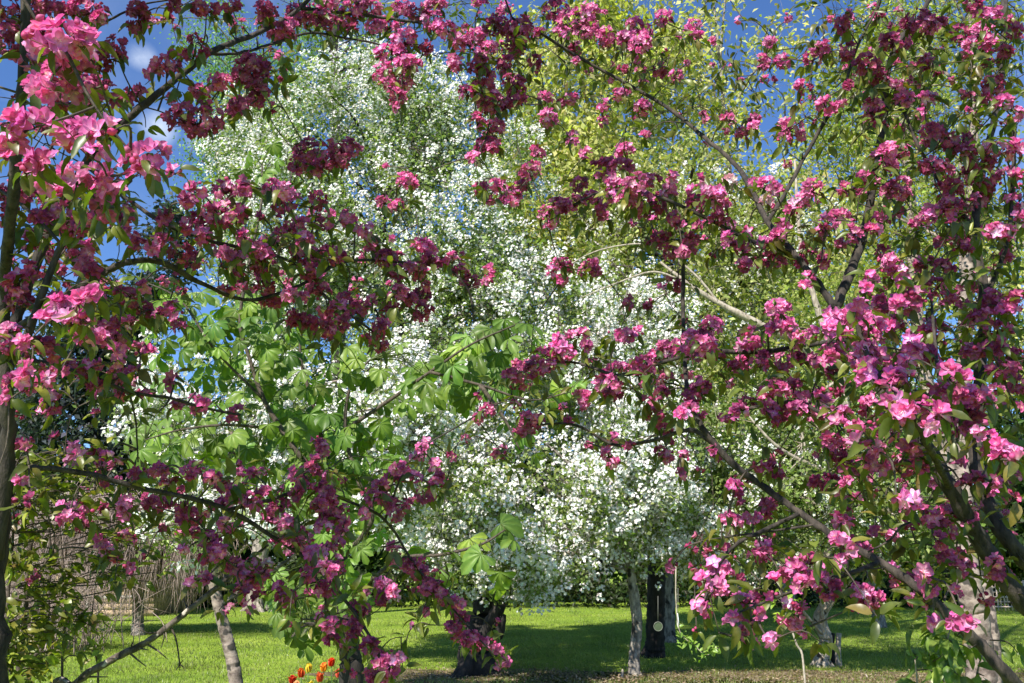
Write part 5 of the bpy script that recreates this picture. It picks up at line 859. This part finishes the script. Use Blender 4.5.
# ------------------------------------------------------------------ ground
def ground_h(x, y): return 0
lawn = MB(); nx, ny = 60, 60; xs = np.sinh(np.linspace(-4.2, 4.2, nx))*8; ys = np.sinh(np.linspace(-4.2, 4.2, ny))*8+15
V = np.array([(x, y, 0) for y in ys for x in xs]); Q = [[i*nx+j, i*nx+j+1, (i+1)*nx+j+1, (i+1)*nx+j] for i in range(ny-1) for j in range(nx-1)]
lawn.add(V, Q); M_LAWN = ground_mat('lawn_grass', [(.09, .15, .014), (.16, .25, .022), (.22, .31, .035), (.30, .37, .06)], .7, 9, .6)
o = lawn.build('lawn', M_LAWN); o['kind'] = 'structure'
M_SOIL = ground_mat('leaf_litter', [(.06, .045, .03), (.16, .12, .08), (.30, .23, .16)], 2, 22, 1)
litter = MB(); beds = [(G(468, 13.5), 2.0, .9), (G(860, 13.2), 5.2, .95), (G(620, 13.0), 1.9, .6), (G(984, 8.6), 1.2, 1.2), (G(350, 4.6), .8, .8)]
for i, (c, a, bb) in enumerate(beds):
    mb = MB(); n = 60; t = np.linspace(0, 6.2832, n, endpoint=False); r = 1+.16*np.sin(t*3+i)+.10*np.sin(t*7+i*2)+.05*rng.normal(size=n)
    V = [c+[0, 0, .004]]+[c+np.array([math.cos(q)*a*k, math.sin(q)*bb*k, .004]) for q, k in zip(t, r)]
    mb.add(np.array(V), None, [[0, 1+k, 1+(k+1) % n] for k in range(n)]); o = mb.build('soil_bed', M_SOIL); o['kind'] = 'structure'
    n = int(900*a*bb); d = rng.normal(size=(n, 2))*.5; p = c+np.stack([d[:, 0]*a, d[:, 1]*bb, np.full(n, .012)+rng.random(n)*.02], 1)
    litter.inst(FOLD, p, frames(unit(rand_unit(n)*[1, 1, .3]), unit(rand_unit(n)*.5+[0, 0, 1])), rng.uniform(.03, .07, n), cmix(n, [(.30, .22, .15), (.42, .34, .25), (.16, .10, .07)], .2))
# grass blades over the part of the lawn close enough to show them
gb = MB(); n = 260000; y = 9+24*rng.random(n)**1.5; x = (rng.random(n)-.5)*2*(y*.62+.4); cl = fbm(np.stack([x, y, 0*x], 1), 1.6, 1.0)
hgt = rng.uniform(.018, .038, n)*(.6+cl); blade = (np.array([(-.10, 0, 0), (.10, 0, 0), (.05, .6, .1), (0, 1, .3), (-.05, .6, .1)], float), np.array([[0, 1, 2, 4]]), np.array([[4, 2, 3]]), np.array([(.7, .7, .7), (.7, .7, .7), (1, 1, 1), (1.2, 1.15, 1), (1, 1, 1)]))
up = unit(np.stack([rng.normal(size=n)*.45, rng.normal(size=n)*.45, np.ones(n)], 1))
gb.inst(blade, np.stack([x, y, 0*x], 1), frames(up, unit(rand_unit(n)+[0, -.6, 0])), hgt*1.3, cmix(n, [(.175, .25, .06), (.24, .31, .08), (.11, .17, .04), (.34, .37, .15)], .18)*np.clip(.62+.75*fbm(np.stack([x, y, 0*x], 1), .9, 4.0), .6, 1.25)[:, None]*np.stack([.9+.3*fbm(np.stack([x, y, 0*x], 1), .5, 9.0), np.ones(n), np.ones(n)], 1))
o = gb.build('grass', M_LEAF); o['kind'] = 'stuff'; tag(o, 'short sunlit grass of the lawn', 'grass')
o = litter.build('leaf_litter', M_LEAF); o['kind'] = 'stuff'; tag(o, 'dry brown leaves scattered on the bare soil under the trees', 'leaf litter')

# ------------------------------------------------------------------ sky, sun, camera
w = bpy.data.worlds.new('World'); scene.world = w; w.use_nodes = True; nt = w.node_tree; N, L = nt.nodes, nt.links; N.clear()
out = N.new('ShaderNodeOutputWorld'); bg = N.new('ShaderNodeBackground'); sky = N.new('ShaderNodeTexSky'); sky.sky_type = 'NISHITA'; sky.sun_disc = False
sky.sun_elevation = SUN_EL; sky.sun_rotation = SUN_AZ; sky.altitude = 600; sky.air_density = 1.0; sky.dust_density = .3; sky.ozone_density = 2.5
bg.inputs['Strength'].default_value = .075
tc = N.new('ShaderNodeTexCoord'); cn = N.new('ShaderNodeTexNoise'); cn.inputs['Scale'].default_value = 9; cn.inputs['Detail'].default_value = 7; cn.inputs['Roughness'].default_value = .6
L.new(tc.outputs['Generated'], cn.inputs['Vector'])
tot = None
for (px, py, rad, amt) in ((141, 56, .012, .8), (158, 128, .016, .8), (200, 138, .012, .6), (60, 120, .02, .4), (300, -200, .2, .4), (-400, 100, .3, .5), (1500, 200, .3, .5)):
    dv = unit(P(px, py, 5)-CAM); dt = N.new('ShaderNodeVectorMath'); dt.operation = 'DISTANCE'; dt.inputs[1].default_value = tuple(dv)
    L.new(tc.outputs['Generated'], dt.inputs[0]); mr = N.new('ShaderNodeMapRange'); mr.interpolation_type = 'SMOOTHSTEP'
    mr.inputs['From Min'].default_value = rad*1.6; mr.inputs['From Max'].default_value = rad*.2; mr.inputs['To Max'].default_value = amt
    L.new(dt.outputs['Value'], mr.inputs['Value'])
    if tot is None: tot = mr.outputs[0]
    else: mx = N.new('ShaderNodeMath'); mx.operation = 'MAXIMUM'; L.new(tot, mx.inputs[0]); L.new(mr.outputs[0], mx.inputs[1]); tot = mx.outputs[0]
cm = N.new('ShaderNodeMapRange'); cm.inputs['From Min'].default_value = .40; cm.inputs['From Max'].default_value = .68; L.new(cn.outputs['Fac'], cm.inputs['Value'])
mu = N.new('ShaderNodeMath'); mu.operation = 'MULTIPLY'; L.new(tot, mu.inputs[0]); L.new(cm.outputs[0], mu.inputs[1])
mx = N.new('ShaderNodeMix'); mx.data_type = 'RGBA'; mx.inputs['B'].default_value = (8, 8.8, 10, 1)
L.new(mu.outputs[0], mx.inputs['Factor']); sg = N.new('ShaderNodeVectorMath'); sg.operation = 'MULTIPLY'; sg.inputs[1].default_value = (.74, 1.0, 1.38); L.new(sky.outputs[0], sg.inputs[0]); L.new(sg.outputs[0], mx.inputs['A']); L.new(mx.outputs['Result'], bg.inputs['Color']); L.new(bg.outputs[0], out.inputs[0])
sl = bpy.data.lights.new('sun', 'SUN'); sl.energy = 5; sl.angle = R_(.53); sl.color = (1, .94, .83)
so = bpy.data.objects.new('sun', sl); COL.objects.link(so)
from mathutils import Vector
so.rotation_euler = Vector(-SD).to_track_quat('-Z', 'Y').to_euler(); so.location = (0, 0, 30)
cd = bpy.data.cameras.new('camera'); cd.sensor_width = 36; cd.lens = 36*F/1024; cd.clip_end = 3000; cd.clip_start = .05
co = bpy.data.objects.new('camera', cd); COL.objects.link(co); co.location = CAM; co.rotation_euler = (math.pi/2+T, 0, 0); scene.camera = co
scene.view_settings.view_transform = 'Standard'; scene.view_settings.look = 'None'; scene.view_settings.exposure = .88; scene.view_settings.gamma = 1
scene.cycles.max_bounces = 7; scene.cycles.transparent_max_bounces = 8; scene.cycles.transmission_bounces = 4; scene.cycles.diffuse_bounces = 4
